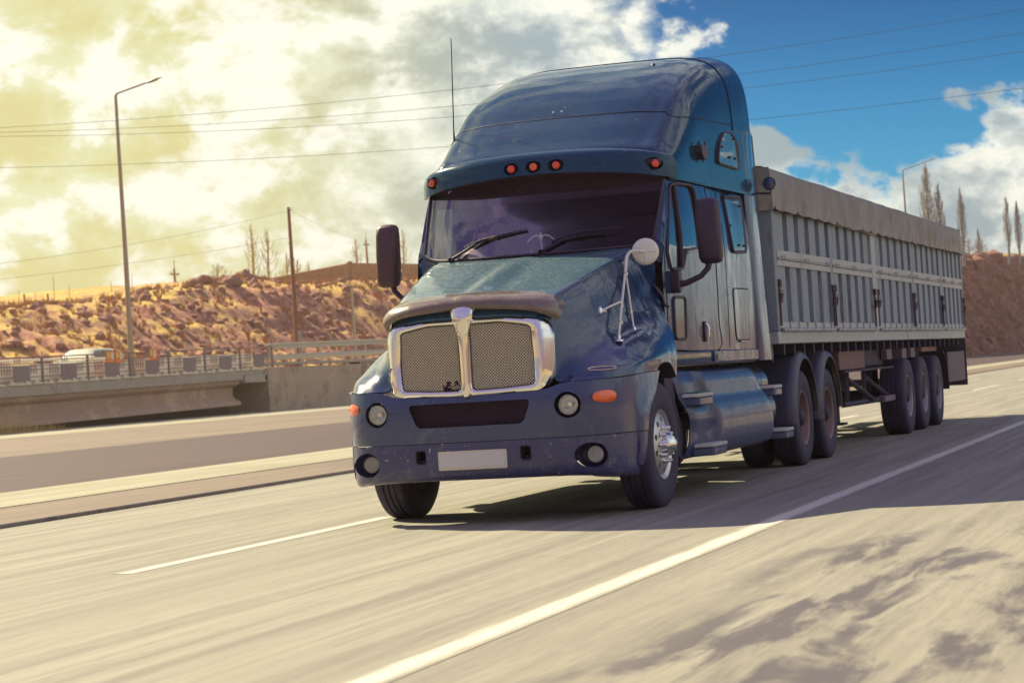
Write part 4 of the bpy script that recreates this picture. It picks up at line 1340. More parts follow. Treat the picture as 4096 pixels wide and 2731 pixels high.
# core walls
OffMB().box((-1.10, 6.06, 1.33), (1.10, 21.38, 2.72)).build('cargo_box', STEEL, TR, smooth=0)
OffMB().box((-XS, Y0, 1.315), (XS, Y1, 1.445)).build('bottom_rail', STEEL_L, TR, bevel=.01)
OffMB().box((-XS - .004, Y0 - .012, 1.447), (XS + .004, Y0 + .10, 2.72)).build('front_frame', STEEL, TR, bevel=.006)
posts = [6.08, 9.26, 12.20, 12.42, 15.66, 18.68, 21.37]
for s in (-1, 1):
    for i, y in enumerate(posts):
        wdt = .09 if i in (2, 3) else .06
        if i == 2:
            OffMB().box((s * 1.18, 12.16, 1.447), (s * 1.262, 12.47, 2.70)).build('post', STEEL_L, TR, bevel=.008)
            continue
        if i == 3:
            continue
        OffMB().box((s * 1.18, y - wdt, 1.447), (s * 1.258, y + wdt, 2.70)).build('post', STEEL, TR, bevel=.008)
    bays = [(6.15, 9.18), (9.34, 12.14), (12.49, 15.58), (15.74, 18.60), (18.76, 21.30)]
    for bi, (ya, yb) in enumerate(bays):
        for lev, (za, zb) in enumerate(((1.47, 2.175), (2.185, 2.70))):
            # folded sheet: flats and ribs as one bent strip
            n = 5
            pitch = (yb - ya) / n
            pro = []
            y = ya
            pro.append((1.170, ya))
            for k in range(n):
                c = ya + pitch * (k + .5)
                # a broad pan, then a narrow trough between pans
                pro += [(1.243, ya + pitch * k + (.09 if k else .02)), (1.243, ya + pitch * (k + 1) - .155), (1.170, ya + pitch * (k + 1) - .145), (1.170, ya + pitch * (k + 1) + (.080 if k < n - 1 else -.01))]
            d = OffMB()
            d.grid([[Vector((s * x, yy, z)) for x, yy in pro] for z in (za, zb)])
            dn = d.build('side_door', STEEL, TR, smooth=20)
            ra = OffMB()
            if lev == 0:
                ra.box((s * 1.236, ya, 1.475), (s * 1.256, yb, 1.54)).box((s * 1.236, ya, 2.125), (s * 1.260, yb, 2.19))
            else:
                ra.box((s * 1.236, ya, 2.215), (s * 1.260, yb, 2.29))
            ra.build('door_rail', STEEL_L, TR, bevel=.004)
        hg = OffMB()
        for t in (.08, .5, .92):
            y = ya + (yb - ya) * t
            hg.tube([(s * 1.262, y - .02, 2.215), (s * 1.285, y, 2.225), (s * 1.262, y + .02, 2.195)], .024, 6)
        hg.tube([(s * 1.268, ya, 2.202), (s * 1.268, yb, 2.202)], .009, 6)
        hg.build('hinge', STEEL_L, TR)
        lt = OffMB()
        for y in (ya - .03, yb + .03):
            lt.tube([(s * 1.27, y, 1.50), (s * 1.27, y, 1.98)], .011, 6)
            lt.tube([(s * 1.275, y, 1.74), (s * 1.29, y, 1.84)], .022, 6)
            lt.tube([(s * 1.275, y, 1.90), (s * 1.275, y, 1.98)], .022, 6)
            lt.tube([(s * 1.28, y, 1.86), (s * 1.28, y + .14, 1.865)], .007, 5)
        lt.build('latch_bar', FRAME if bi % 2 else M('rusty_latch', (.12, .075, .07), .7, .2, 0, .3), TR)
        rb = OffMB()
        rb.tube([(s * 1.278, ya + .02, 1.458), (s * 1.278, yb - .02, 1.458)], .016, 8)
        k = 0
        y = ya + .2
        while y < yb:
            rb.tube([(s * 1.278, y - .02, 1.458), (s * 1.278, y + .02, 1.458)], .023, 8)
            rb.box((s * 1.258, y + .25, 1.462), (s * 1.272, y + .285, 1.55))
            y += .48
        rb.build('hinge_rod', STEEL_L, TR)
# tarpaulin: side skirts with sagging folds and a slightly humped top
rws = []
NY = 260
for j in range(NY + 1):
    y = Y0 - .06 + (Y1 - Y0 + .10) * j / NY
    row = []
    hoop = .5 + .5 * math.cos((y - 6.1) * 2 * math.pi / 3.07)
    sag = .016 * hoop - .018
    hem = 2.690 + .016 * noise.noise(Vector((y * 1.1, 3, 0))) + .009 * abs(math.sin(y * math.pi / .62)) - .028 * (1 - abs(2 * ((y - 6) / 15.4) - 1)) + (.02 if y > 12.4 else 0)
    for s, seq in ((-1, None),):
        pass
    for k in range(33):
        t = k / 32
        if t < .30:
            u = t / .30
            z = hem + (3.135 - hem) * u
            x = -1.285 + .020 * u
        elif t > .70:
            u = (1 - t) / .30
            z = hem + (3.135 - hem) * u
            x = 1.285 - .020 * u
        else:
            u = (t - .30) / .40
            x = -1.265 + 2.53 * u
            z = 3.135 + .045 * math.sin(math.pi * u) ** .6 + sag * math.sin(math.pi * u)
            u = 1
        amp = (1 - abs(2 * min(1, u) - 1) ** 2 * .55) if z < 3.13 else .2
        fold = (noise.noise(Vector((y * 2.6 - z * .9, z * 1.1, x))) * .055 + noise.noise(Vector((y * 6.0 + z * 2.6, z * 1.3, x * 2))) * .070 + noise.noise(Vector((y * 13 - z * 4, z * 3, x))) * .030) * amp
        fold *= min(1, (y - Y0 + .06) / .5, (Y1 + .04 - y) / .5)
        if z < 3.13:
            x += math.copysign(fold + sag * .4, x)
            if u > .93:
                z += sag * .5
        else:
            z += fold * .4
        row.append(Vector((x, y, z)))
    rws.append(row)
tp = OffMB()
shell_ = shell(rws, -.004)
tp.v, tp.f = shell_.v, shell_.f
# closed ends
tpo = tp.build('tarpaulin', TARP, TR, smooth=70)
tpo['label'] = 'dusty grey-brown tarpaulin cover with folds'
for y in (Y0 - .058, Y1 + .028):
    en = OffMB()
    en.prism([(-1.284, 2.69), (1.284, 2.69), (1.266, 3.132), (.6, 3.170), (0, 3.178), (-.6, 3.170), (-1.266, 3.132)], y, y + .01, 'y')
    en.build('tarpaulin_end', TARP, TR)
rp = OffMB()
for s in (-1, 1):
    pts = []
    y = Y0
    k = 0
    while y < Y1:
        pts.append(Vector((s * 1.30, y, 2.70 - (.018 if k % 2 else 0) + .012 * noise.noise(Vector((y * 1.1, 3, 0))))))
        if k % 2 == 0:
            rp.lathe([(-.006, .02), (.006, .02)], 8, 'x', (s * 1.295, y, 2.706))
        y += .30
        k += 1
    rp.tube(pts, .007, 5)
rp.build('tie_rope', FRAME, TR)

# running gear
OffMB().box((-.55, 6.3, 1.12), (-.43, 21.2, 1.312)).box((.43, 6.3, 1.12), (.55, 21.2, 1.312)).box((-.55, 10.0, .95), (-.43, 21.0, 1.12)).box((.43, 10.0, .95), (.55, 21.0, 1.12)).build('chassis_beam', FRAME, TR, smooth=0)
y = 6.5
while y < 21.3:
    OffMB().box((-1.2, y, 1.20), (1.2, y + .07, 1.312)).build('cross_bearer', FRAME, TR, smooth=0)
    y += .55
GREYP = M('grey_side_plate', (.17, .13, .16), .65, 0, 0, .2, 4, ((.25, .16, .15), .35, 4))
for s in (-1, 1):
    OffMB().box((s * .95, 10.55, .97), (s * 1.05, 12.40, 1.23)).build('toolbox', M('faded_red_box', (.17, .075, .085), .6, 0, 0, .2, 4, ((.30, .26, .26), .32, 5)), TR, bevel=.01)
    OffMB().box((s * .90, 10.5, .94), (s * 1.12, 14.35, .965)).box((s * .9, 12.5, 1.0), (s * 1.0, 14.2, 1.3)).build('side_shelf', FRAME, TR, smooth=0)
    for y in (13.95, 15.30, 16.15):
        OffMB().box((s * 1.02, y, 1.06), (s * 1.10, y + .42, 1.31)).build('side_plate', GREYP, TR, smooth=0)
    g = OffMB()
    for y in (11.2, 12.5):
        g.tube([(s * 1.0, y, .95), (s * 1.0, y + .02, .56)], .028, 6)
        g.tube([(s * 1.0, y + .05, .86), (s * 1.04, y + 1.75, .55)], .032, 6)
    g.tube([(s * 1.0, 10.9, .54), (s * 1.0, 14.3, .52)], .035, 6)
    g.build('side_guard', FRAME, TR)
    OffMB().box((s * .98, 13.6, .49), (s * 1.10, 14.55, .57)).build('guard_end', GREYP, TR, bevel=.01)
    OffMB().box((s * .68, 11.6, .30), (s * .80, 11.75, 1.1)).box((s * .60, 11.52, .27), (s * .88, 11.83, .30)).build('landing_leg', FRAME, TR, smooth=0)
    for y in (15.02, 16.52, 18.05):
        wheel(TR, 1.225, y - 6, .535, .36, s, 'trailer', 'trailer_wheel')
    # mudguard and flap at the last axle
    rws = []
    for k in range(13):
        a = R(80 - 80 * k / 12)
        c = Vector((0, 18.45 + .66 * math.cos(a), .52 + .62 * math.sin(a)))
        rws.append([c + Vector((s * x, 0, 0)) for x in (.84, 1.0, 1.20, 1.24)])
    q = shell(rws, .008)
    o_ = OffMB()
    o_.v, o_.f = q.v, q.f
    o_.build('mudguard', BLACKP, TR)
    OffMB().box((s * .75, 21.46, .53), (s * 1.24, 21.48, 1.32)).build('mud_flap', RUBBER, TR, bevel=.004)
    OffMB().box((s * 1.2, 19.3, .62), (s * 1.215, 21.44, 1.10)).build('side_skirt', M('dark_skirt', (.085, .05, .085), .6), TR, bevel=.006)
for y in (15.02, 16.52, 18.05):
    OffMB().tube([(-1.1, y, .53), (1.1, y, .53)], .07, 10).build('axle', FRAME, TR)
    for s in (-.685, .685):
        OffMB().box((s - .065, y - .25, .60), (s + .065, y + .25, .95)).build('suspension', FRAME, TR, bevel=.02)
OffMB().box((-1.15, 21.40, .60), (1.15, 21.46, .72)).build('rear_underrun_bar', FRAME, TR)
# ================================================================== roads and ground
def road_mat(name, c1, c2, c3, streak=1.0, tree_shade=False):
    m = bpy.data.materials.new(name)
    m.use_nodes = True
    t = NT(m.node_tree)
    p = m.node_tree.nodes['Principled BSDF']
    o = t.node('ShaderNodeTexCoord').outputs['Object']
    long_ = t.noise(t.scale(o, (2.2, .05, 1)), 1.6, 6, .62)
    mid_ = t.noise(t.scale(o, (5.0, .16, 1), (3, 1, 0)), 2.0, 6, .6)
    fine = t.noise(t.scale(o, (22, 1.1, 1)), 3.0, 5, .65)
    big = t.noise(t.scale(o, (.5, .22, 1), (9, 4, 0)), .8, 4, .55)
    grit = t.noise(o, 90.0, 3, .7)
    f = t.math('ADD', t.math('MULTIPLY', long_, .45 * streak), t.math('ADD', t.math('MULTIPLY', mid_, .30 * streak), t.math('MULTIPLY', fine, .25)))
    c = t.mix(t.step(f, .40, .60), c1, c2)
    c = t.mix(t.math('MULTIPLY', t.step(big, .45, .70), .5), c, c3)
    c = t.mix(t.math('MULTIPLY', t.math('SUBTRACT', grit, .5), .5), c, (0, 0, 0))
    if tree_shade:  # streaky tree shadows painted dark into the shoulder's colour
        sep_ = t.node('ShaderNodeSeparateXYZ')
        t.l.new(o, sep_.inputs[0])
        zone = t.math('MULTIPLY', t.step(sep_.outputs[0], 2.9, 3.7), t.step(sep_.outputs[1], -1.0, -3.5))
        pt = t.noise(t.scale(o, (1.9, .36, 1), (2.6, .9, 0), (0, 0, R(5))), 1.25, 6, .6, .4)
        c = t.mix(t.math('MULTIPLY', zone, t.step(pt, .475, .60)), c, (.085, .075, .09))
    t.put(p.inputs['Base Color'], c)
    p.inputs['Roughness'].default_value = .82
    p.inputs['Specular IOR Level'].default_value = .3
    b = t.node('ShaderNodeBump')
    b.inputs['Strength'].default_value = .25
    b.inputs['Distance'].default_value = .006
    t.l.new(grit, b.inputs['Height'])
    t.l.new(b.outputs[0], p.inputs['Normal'])
    return m

NEAR = road_mat('worn_pale_asphalt', (.188, .174, .150), (.300, .285, .232), (.24, .225, .185), tree_shade=True)
FAR = road_mat('dark_asphalt', (.044, .024, .034), (.080, .046, .054), (.058, .032, .042))
VERGE = road_mat('dusty_verge', (.150, .112, .095), (.215, .165, .128), (.115, .085, .078))
DUST = road_mat('pale_dust', (.27, .25, .185), (.36, .34, .24), (.22, .19, .14))
PAINTW = road_mat('road_line_paint', (.50, .48, .42), (.62, .60, .52), (.54, .52, .45))
t = NT(PAINTW.node_tree)          # paint worn away along its edges
p = PAINTW.node_tree.nodes['Principled BSDF']
ge_ = t.node('ShaderNodeSeparateXYZ')
tcx = t.node('ShaderNodeTexCoord')
t.l.new(tcx.outputs['Generated'], ge_.inputs[0])
off_ = t.math('ABSOLUTE', t.math('SUBTRACT', ge_.outputs[0], .5))
wn = t.math('MULTIPLY', t.math('SUBTRACT', t.noise(t.scale(tcx.outputs['Object'], (9, .5, 1)), 3.0, 5, .6), .5), .5)
src = p.inputs['Base Color'].links[0].from_socket
t.put(p.inputs['Base Color'], t.mix(t.step(t.math('ADD', off_, wn), .16, .47), src, (.27, .255, .205)))
def sheet(name, x0, x1, y0, y1, z, m, nseg=1):
    return kind(MB().grid([[(x0, y0 + (y1 - y0) * k / nseg, z), (x1, y0 + (y1 - y0) * k / nseg, z)] for k in range(nseg + 1)]).build(name, m, None, smooth=0))
GROUND = road_mat('dry_ground', (.30, .22, .13), (.40, .31, .18), (.24, .15, .10))
sheet('ground', -2500, 2500, -1500, 4500, -.04, GROUND)
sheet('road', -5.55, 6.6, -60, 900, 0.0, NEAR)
sheet('opposite_road', -21.2, -9.6, -60, 900, -.004, FAR)
sheet('roadside_verge', -36, -21.2, -60, 900, -.012, VERGE)
sheet('dirt_strip', -44.4, -36, -60, 300, -.008, DUST)
sheet('edge_line', 2.42, 2.64, -60, 900, .002, PAINTW)
sheet('lane_line', -1.44, -1.26, -3.4, 1.4, .002, PAINTW)
for k in range(1, 12):
    sheet('lane_line', -1.425, -1.275, 1.6 + 12 * k - 6, 1.6 + 12 * k, .004, PAINTW)
sheet('opposite_edge_line', -10.15, -10.0, -60, 900, .0, PAINTW)
CONC = M('weathered_concrete', (.36, .32, .27), .9, 0, 0, .2, 1.2, ((.16, .11, .11), .35, .8), bump=.3, bs=8)
KERB = M('median_concrete', (.30, .26, .20), .9, 0, 0, .2, 2.0, ((.14, .10, .09), .35, 1.5), bump=.2, bs=12)
kind(MB().box((-5.60, -60, -.03), (-5.55, 600, .042)).build('kerb', KERB, None, bevel=.02))
kind(MB().box((-7.40, -60, -.03), (-5.602, 600, .036)).build('median_strip', VERGE, None, smooth=0))
kind(MB().box((-9.60, -60, -.03), (-7.402, 600, .044)).build('median_pavement', DUST, None, smooth=0))

# ================================================================== terrain
SKYL = [(40, 4.6), (80, 6.0), (105, 7.4), (118, 7.75), (127, 8.1), (133, 8.5), (138, 9.0), (142, 9.4), (149, 9.8), (153, 10.5), (158, 10.2), (164, 10.2), (176, 10.6), (187, 11.2), (200, 12.0), (240, 14.0), (420, 20.0)]
def lerp_tab(tab, y):
    if y <= tab[0][0]:
        return tab[0][1]
    for (a, b), (c, d) in zip(tab, tab[1:]):
        if y <= c:
            return b + (d - b) * (y - a) / (c - a)
    return tab[-1][1]
def sst(a, b, x):
    t = min(1, max(0, (x - a) / (b - a)))
    return t * t * (3 - 2 * t)
def hill_z(x, y):
    f = sst(165, 212, y)
    xe = -57.5 * (1 - f) + -24.0 * f            # toe of the slope
    wd = 17.5 * (1 - f) + 4.5 * f
    base = 2.2 * (1 - f)
    top = lerp_tab(SKYL, y) * (1 - f) + (10.4 + (y - 230) * .038) * f
    d = xe - x
    n0 = noise.fractal(Vector((x * .05, y * .05, 2.0)), 1.0, 2.0, 4)
    u = sst(0, 1, (d + n0 * 2.5 * (1 - f)) / wd)
    u = u ** .8
    z = base + (top - base) * u
    if f > .5:
        z += .5 * noise.noise(Vector((y * .12, 5.0, 0))) + .35 * abs(noise.noise(Vector((y * .5, x * .5, 0))))
    rock = noise.fractal(Vector((x * .22, y * .22, 7.0)), .9, 2.1, 5)
    rock2 = noise.ridged_multi_fractal(Vector((x * .45, y * .45, 1.0)), 1.0, 2.0, 4, 1.0, 2.0) - 1.1
    fine = noise.fractal(Vector((x * 1.3, y * 1.3, 3.0)), .8, 2.0, 3)
    edge = sst(0, .25, u) * (1 - .72 * sst(.86, 1.0, u))
    z += (rock * (.5 + .3 * f) + rock2 * .30 + fine * .14) * edge
    z += max(0, d - wd) * .006
    if d < 0:
        z = -1.0
    return z
HILLM = bpy.data.materials.new('rocky_hillside')
HILLM.use_nodes = True
t = NT(HILLM.node_tree)
p = HILLM.node_tree.nodes['Principled BSDF']
oc = t.node('ShaderNodeTexCoord').outputs['Object']
ge = t.node('ShaderNodeNewGeometry')
sp = t.node('ShaderNodeSeparateXYZ')
t.l.new(ge.outputs['Normal'], sp.inputs[0])
a1 = t.noise(oc, .35, 7, .65)
a2 = t.noise(oc, 1.5, 6, .65)
a3 = t.noise(oc, 5.0, 5, .7)
flat = t.step(t.math('ADD', sp.outputs[2], t.math('MULTIPLY', t.math('SUBTRACT', a1, .5), .9)), .84, 1.04)
soil = t.mix(t.step(a2, .40, .62), (.36, .125, .115), (.74, .36, .20))
soil = t.mix(t.step(a3, .58, .70), soil, (.66, .42, .22))
soil = t.mix(t.math('MULTIPLY', t.step(a3, .40, .30), .8), soil, (.17, .065, .065))
grass = t.mix(t.step(a3, .38, .62), (.66, .42, .09), (.90, .64, .17))
soil = t.mix(t.math('MULTIPLY', t.step(t.noise(t.scale(oc, (1, 1, 2.2)), .16, 5, .6), .44, .58), .75), soil, t.mix(a3, (.20, .075, .075), (.40, .19, .13)))
c = t.mix(flat, soil, grass)
t.put(p.inputs['Base Color'], c)
p.inputs['Roughness'].default_value = .95
b = t.node('ShaderNodeBump')
b.inputs['Strength'].default_value = .9
b.inputs['Distance'].default_value = .35
t.l.new(t.math('ADD', a3, a2), b.inputs['Height'])
t.l.new(b.outputs[0], p.inputs['Normal'])
xs = []
x = -22.0
while x > -170:
    xs.append(x)
    x -= .55 if x > -92 else 4.0
ys = []
y = 44.0
while y < 430:
    ys.append(y)
    y += .6 if y < 215 else (.9 if y < 330 else 4)
def hill_p(x, y):
    z = hill_z(x, y)
    f = sst(190, 215, y) * sst(-40, -30, x)
    if z > -.5 and f > 0:      # the cutting is broken rock: push it in and out sideways too
        x += f * (1.5 * noise.fractal(Vector((y * .16, z * .30, 9.0)), .8, 2.2, 4) + .5 * noise.noise(Vector((y * .9, z * 1.1, 2.0))))
    return Vector((x, y, z))
rws = [[hill_p(x, y) for x in xs] for y in ys]
ho = kind(MB().grid(rws).build('hillside', HILLM, None, smooth=75, weld=False))
CUTM = HILLM.copy()
CUTM.name = 'dark_rock_cutting'
n_ = [q for q in CUTM.node_tree.nodes if q.type == 'MIX']
for q in n_:
    for k in (6, 7):
        if not q.inputs[k].is_linked:
            v = q.inputs[k].default_value
            if v[2] > .085 or v[0] < .3:
                q.inputs[k].default_value = (v[0] * .55, v[1] * .52, v[2] * .62, 1)
ho.data.materials.append(CUTM)
for q in ho.data.polygons:
    if q.center.y > 205:
        q.material_index = 1
# low bank on the other side of the road, outside the picture
rws = [[Vector((x, y, -.3 + 2.6 * sst(16, 40, x) + .8 * noise.noise(Vector((x * .15, y * .12, 4))) * sst(14, 20, x))) for x in [13 + 2.2 * k for k in range(30)]] for y in [-60 + 3.5 * k for k in range(70)]]
kind(MB().grid(rws).build('roadside_bank', M('dark_scrub_bank', (.11, .065, .07), .95, 0, 0, .4, .3, ((.20, .12, .09), .4, .5)), None, smooth=75))

# boulders that stand out on the skyline
ROCK = M('red_brown_rock', (.28, .13, .10), .92, 0, 0, .35, 1.6, ((.34, .22, .14), .35, 2.0), bump=.5, bs=5)
def rock_mesh(seed, r, sub=3):
    bm = bmesh.new()
    bmesh.ops.create_icosphere(bm, subdivisions=sub, radius=1)
    for v in bm.verts:
        d = v.co.copy()
        k = 1 + .42 * noise.noise(d * 1.1 + Vector((seed * 7.1, 0, 0))) + .22 * noise.noise(d * 2.6 + Vector((seed, 3, 1)))
        v.co = Vector((d.x * 1.1, d.y * 1.0, d.z * .85)) * k * r
    b = MB()
    bm.verts.index_update()
    b.v = [v.co.copy() for v in bm.verts]
    b.f = [tuple(v.index for v in f.verts) for f in bm.faces]
    bm.free()
    return b
for i, (yy, r, lab) in enumerate(((144.3, 1.05, 'pointed dark boulder, leftmost of the rock group right of the street lamp'),
                                  (146.8, 1.2, 'tall dark boulder standing highest in the middle of the rock group on the slope'),
                                  (147.6, 1.35, 'broad dark boulder lying lowest of the rock group below the crest'),
                                  (150.2, .9, 'round dark boulder on the crest beside the small bare bush'),
                                  (154.0, 1.15, 'big boulder on the hill crest between the bare bush and the poplars'),
                                  (136.5, .8, 'dark boulder at the edge of the yellow meadow just left of the street lamp'),
                                  (176.4, .7, 'small boulder on the yellow slope near the brick wall'))):
    xx = -75 + (3.2 if i in (2, 5) else .8 if i == 6 else 1.5)
    if i == 5:
        xx = -74
    r *= .58
    o = rock_mesh(i + 2, r).build('boulder', ROCK, None, smooth=25, loc=(xx, yy, hill_z(xx, yy) + r * .25))
    o.rotation_euler = (0, 0, i * 1.3)
    tag(o, lab, 'boulder', 'boulders on the hillside')
# loose rubble and dry scrub
rb = MB()
for k in range(900):
    y = random.uniform(100, 200) if k < 650 else random.uniform(215, 300)
    x = random.uniform(-76, -58) if k < 650 else random.uniform(-30, -24.3)
    z = hill_z(x, y)
    r = random.uniform(.12, .42) ** 1.0 * (1.5 if random.random() < .12 else 1)
    if k >= 650:
        r *= 2.3
    q = rock_mesh(k % 37, r, 1)
    a = random.random() * 6
    ca, sa = math.cos(a), math.sin(a)
    rb.add([(v.x * ca - v.y * sa + x, v.x * sa + v.y * ca + y, v.z + z + r * .1) for v in q.v], q.f)
o = kind(rb.build('rubble', ROCK, None, smooth=0, weld=False), 'stuff')
tag(o, 'loose broken rubble strewn over the rocky slopes', 'rubble')
SCRUB = M('dry_scrub', (.40, .21, .085), .95, 0, 0, .45, .8)
sb = MB()
for k in range(2300):
    if k < 1750:
        y = random.uniform(100, 205)
        x = random.uniform(-77, -57.5)
    else:
        y = random.uniform(212, 300)
        x = random.uniform(-31, -24)
    z = hill_z(x, y)
    hh = random.uniform(.25, .75)
    for q in range(11):
        a = random.random() * 6.283
        l = random.uniform(.15, .6) * hh
        tx, ty = math.cos(a) * l, math.sin(a) * l
        px_, py_ = x + tx * .3, y + ty * .3
        wv = .022 + .02 * random.random()
        sb.add([(px_ - wv, py_, z - .05), (px_ + wv, py_, z - .05), (x + tx, y + ty, z + hh * random.uniform(.6, 1.0))], [(0, 1, 2)])
o = kind(sb.build('dry_scrub', SCRUB, None, smooth=0, weld=False), 'stuff')
tag(o, 'dry brown scrub and dead grass tufts on the slopes', 'scrub')
# straw weeds at the near end of the bridge
sb = MB()
for k in range(420):
    y = random.uniform(63.5, 69)
    x = random.uniform(-43.6, -42.6)
    l = random.uniform(.4, 1.3) * (1 - (y - 63.5) / 7)
    a = random.uniform(-.4, .4)
    sb.add([(x, y - .012, -.01), (x, y + .012, -.01), (x + .1, y + a * l, l)], [(0, 1, 2)])
o = kind(sb.build('weeds', M('straw', (.55, .38, .14), .9), None, smooth=0, weld=False), 'stuff')
tag(o, 'tall straw-coloured weeds at the foot of the bridge girder', 'weeds')

# ================================================================== bridge, wall and railing on the left
def dz_(y):
    return 1.96 + .0105 * (y - 66)
BR = thing('bridge', 'old concrete bridge deck with a long curved girder and stained face beside the road', 'bridge', (-44, 66, 0))
class BB(MB):
    def build(s, name, mat, parent=None, **k):
        for v in s.v:
            v.x += 44
            v.y -= 66
        return super().build(name, mat, parent, **k)
b = BB()
b.grid([[(-44.0, y, dz_(y) - .48), (-43.96, y, dz_(y) - .10), (-43.96, y, dz_(y)), (-57.8, y, dz_(y)), (-57.8, y, dz_(y) - .48), (-44.0, y, dz_(y) - .48)] for y in [20 + 2.4 * k for k in range(31)]])
b.build('deck', CONC, BR)
kind(MB().grid([[(-45.2, y, dz_(y) + .004), (-56.5, y, dz_(y) + .004)] for y in range(20, 152, 6)]).build('ramp_road', FAR, None, smooth=0))
b = BB()
gp = [(-44.2, .0), (-44.2, -.14), (-44.28, -.24), (-44.62, -.36), (-44.66, -.75), (-44.50, -.98), (-44.24, -1.10), (-44.2, -1.16), (-44.2, -1.30), (-45.2, -1.30)]
b.grid([[(x, y, dz_(y) - .48 + z) for x, z in gp] for y in (20, 40, 60, 75, 89.6)])
b.add([(x, 89.6, dz_(89.6) - .48 + z) for x, z in gp] + [(-45.2, 89.6, dz_(89.6) - .48)], [tuple(range(len(gp) + 1))])
b.build('girder', M('stained_girder', (.40, .27, .20), .9, 0, 0, .2, .7, ((.55, .45, .30), .5, .6), bump=.2, bs=5), BR, smooth=40)
BB().box((-46.5, 20, -.1), (-46.3, 92.4, 2.0)).build('back_wall', FRAME, BR, smooth=0)
d = BB()
y = 66.4
while y < 93:
    d.box((-43.94, y, dz_(y) + .0), (-43.86, y + 1.7, dz_(y) + .07))
    d.box((-43.96, y + .12, dz_(y) + .07), (-43.84, y + .38, dz_(y) + .16)).box((-43.96, y + 1.35, dz_(y) + .07), (-43.84, y + 1.6, dz_(y) + .16))
    y += 2.0
y = 66.4
while y > 40:
    y -= 2.0
    d.box((-43.94, y, dz_(y)), (-43.86, y + 1.7, dz_(y) + .07))
d.build('deck_kerb', M('whitewash', (.66, .60, .44), .85, 0, 0, .12, 3), BR, smooth=0)
AB = thing('abutment', 'square concrete abutment wall at the right end of the bridge', 'abutment', (-44, 98, 0))
MB().box((-13, -5.6, -.1), (.15, 7.4, 2.30)).build('wall', M('patchy_concrete', (.40, .31, .22), .92, 0, 0, .3, .5, ((.20, .13, .11), .5, .7), bump=.35, bs=4), AB, bevel=.03)
MB().box((-.5, -8.4, 1.55), (.10, -5.65, 1.95)).build('seat_beam', CONC, AB, bevel=.03)
MB().box((-1.2, -5.9, 1.60), (.10, -5.62, 2.1)).build('end_block', CONC, AB, bevel=.03)
BLK = bpy.data.materials.new('stone_block_wall')
BLK.use_nodes = True
t = NT(BLK.node_tree)
p = BLK.node_tree.nodes['Principled BSDF']
oc = t.node('ShaderNodeTexCoord').outputs['Object']
sx = t.node('ShaderNodeSeparateXYZ')
t.l.new(oc, sx.inputs[0])
cm = t.node('ShaderNodeCombineXYZ')
t.l.new(sx.outputs[1], cm.inputs[0])
t.l.new(sx.outputs[2], cm.inputs[1])
bk = t.node('ShaderNodeTexBrick')
t.l.new(cm.outputs[0], bk.inputs[0])
bk.inputs['Scale'].default_value = 1.0
bk.inputs['Brick Width'].default_value = 1.1
bk.inputs['Row Height'].default_value = .42
bk.inputs['Mortar Size'].default_value = .04
bk.inputs['Color1'].default_value = (.36, .27, .20, 1)
bk.inputs['Color2'].default_value = (.22, .15, .13, 1)
bk.inputs['Mortar'].default_value = (.13, .09, .09, 1)
cc = t.mix(t.step(t.noise(oc, 1.3, 6, .65), .48, .62), bk.outputs[0], (.46, .38, .27))
t.put(p.inputs['Base Color'], cc)
p.inputs['Roughness'].default_value = .95
kbw = MB().box((-.7, 0, -.1), (.0, 34, 2.42)).build('stone_wall', BLK, None, smooth=0, loc=(-43.95, 105.45, 0))
tag(kbw, 'rough stone block retaining wall behind the truck fender, right of the bridge', 'wall')
cpw = thing('wall_coping', 'pale concrete coping slab capping the stone wall under the guardrail', 'coping', (-44, 93, 2.3))
MB().box((-.75, 0, .12), (.12, 46, .27)).build('slab', CONC, cpw, bevel=.02)

# white concrete parapet behind the railing
PW = M('whitewashed_concrete', (.86, .80, .58), .85, 0, 0, .1, 1.5, ((.45, .34, .22), .18, 2.0))
pp = thing('parapet', 'long whitewashed concrete parapet seen through the bridge railing', 'parapet', (-44.6, 66, 1.96))
MB().grid([[(-.12, y, .0105 * y), (-.08, y, .86 + .0105 * y), (.08, y, .86 + .0105 * y), (.12, y, .0105 * y)] for y in (-26, -10, 0, 10, 20, 26)]).build('wall', PW, pp, smooth=0)
rl = MB()
rl.tube([(0.1, -26, 1.02 - .27), (.1, 9, 1.12)], .05, 8)
rl.build('pipe_rail', PW, pp)

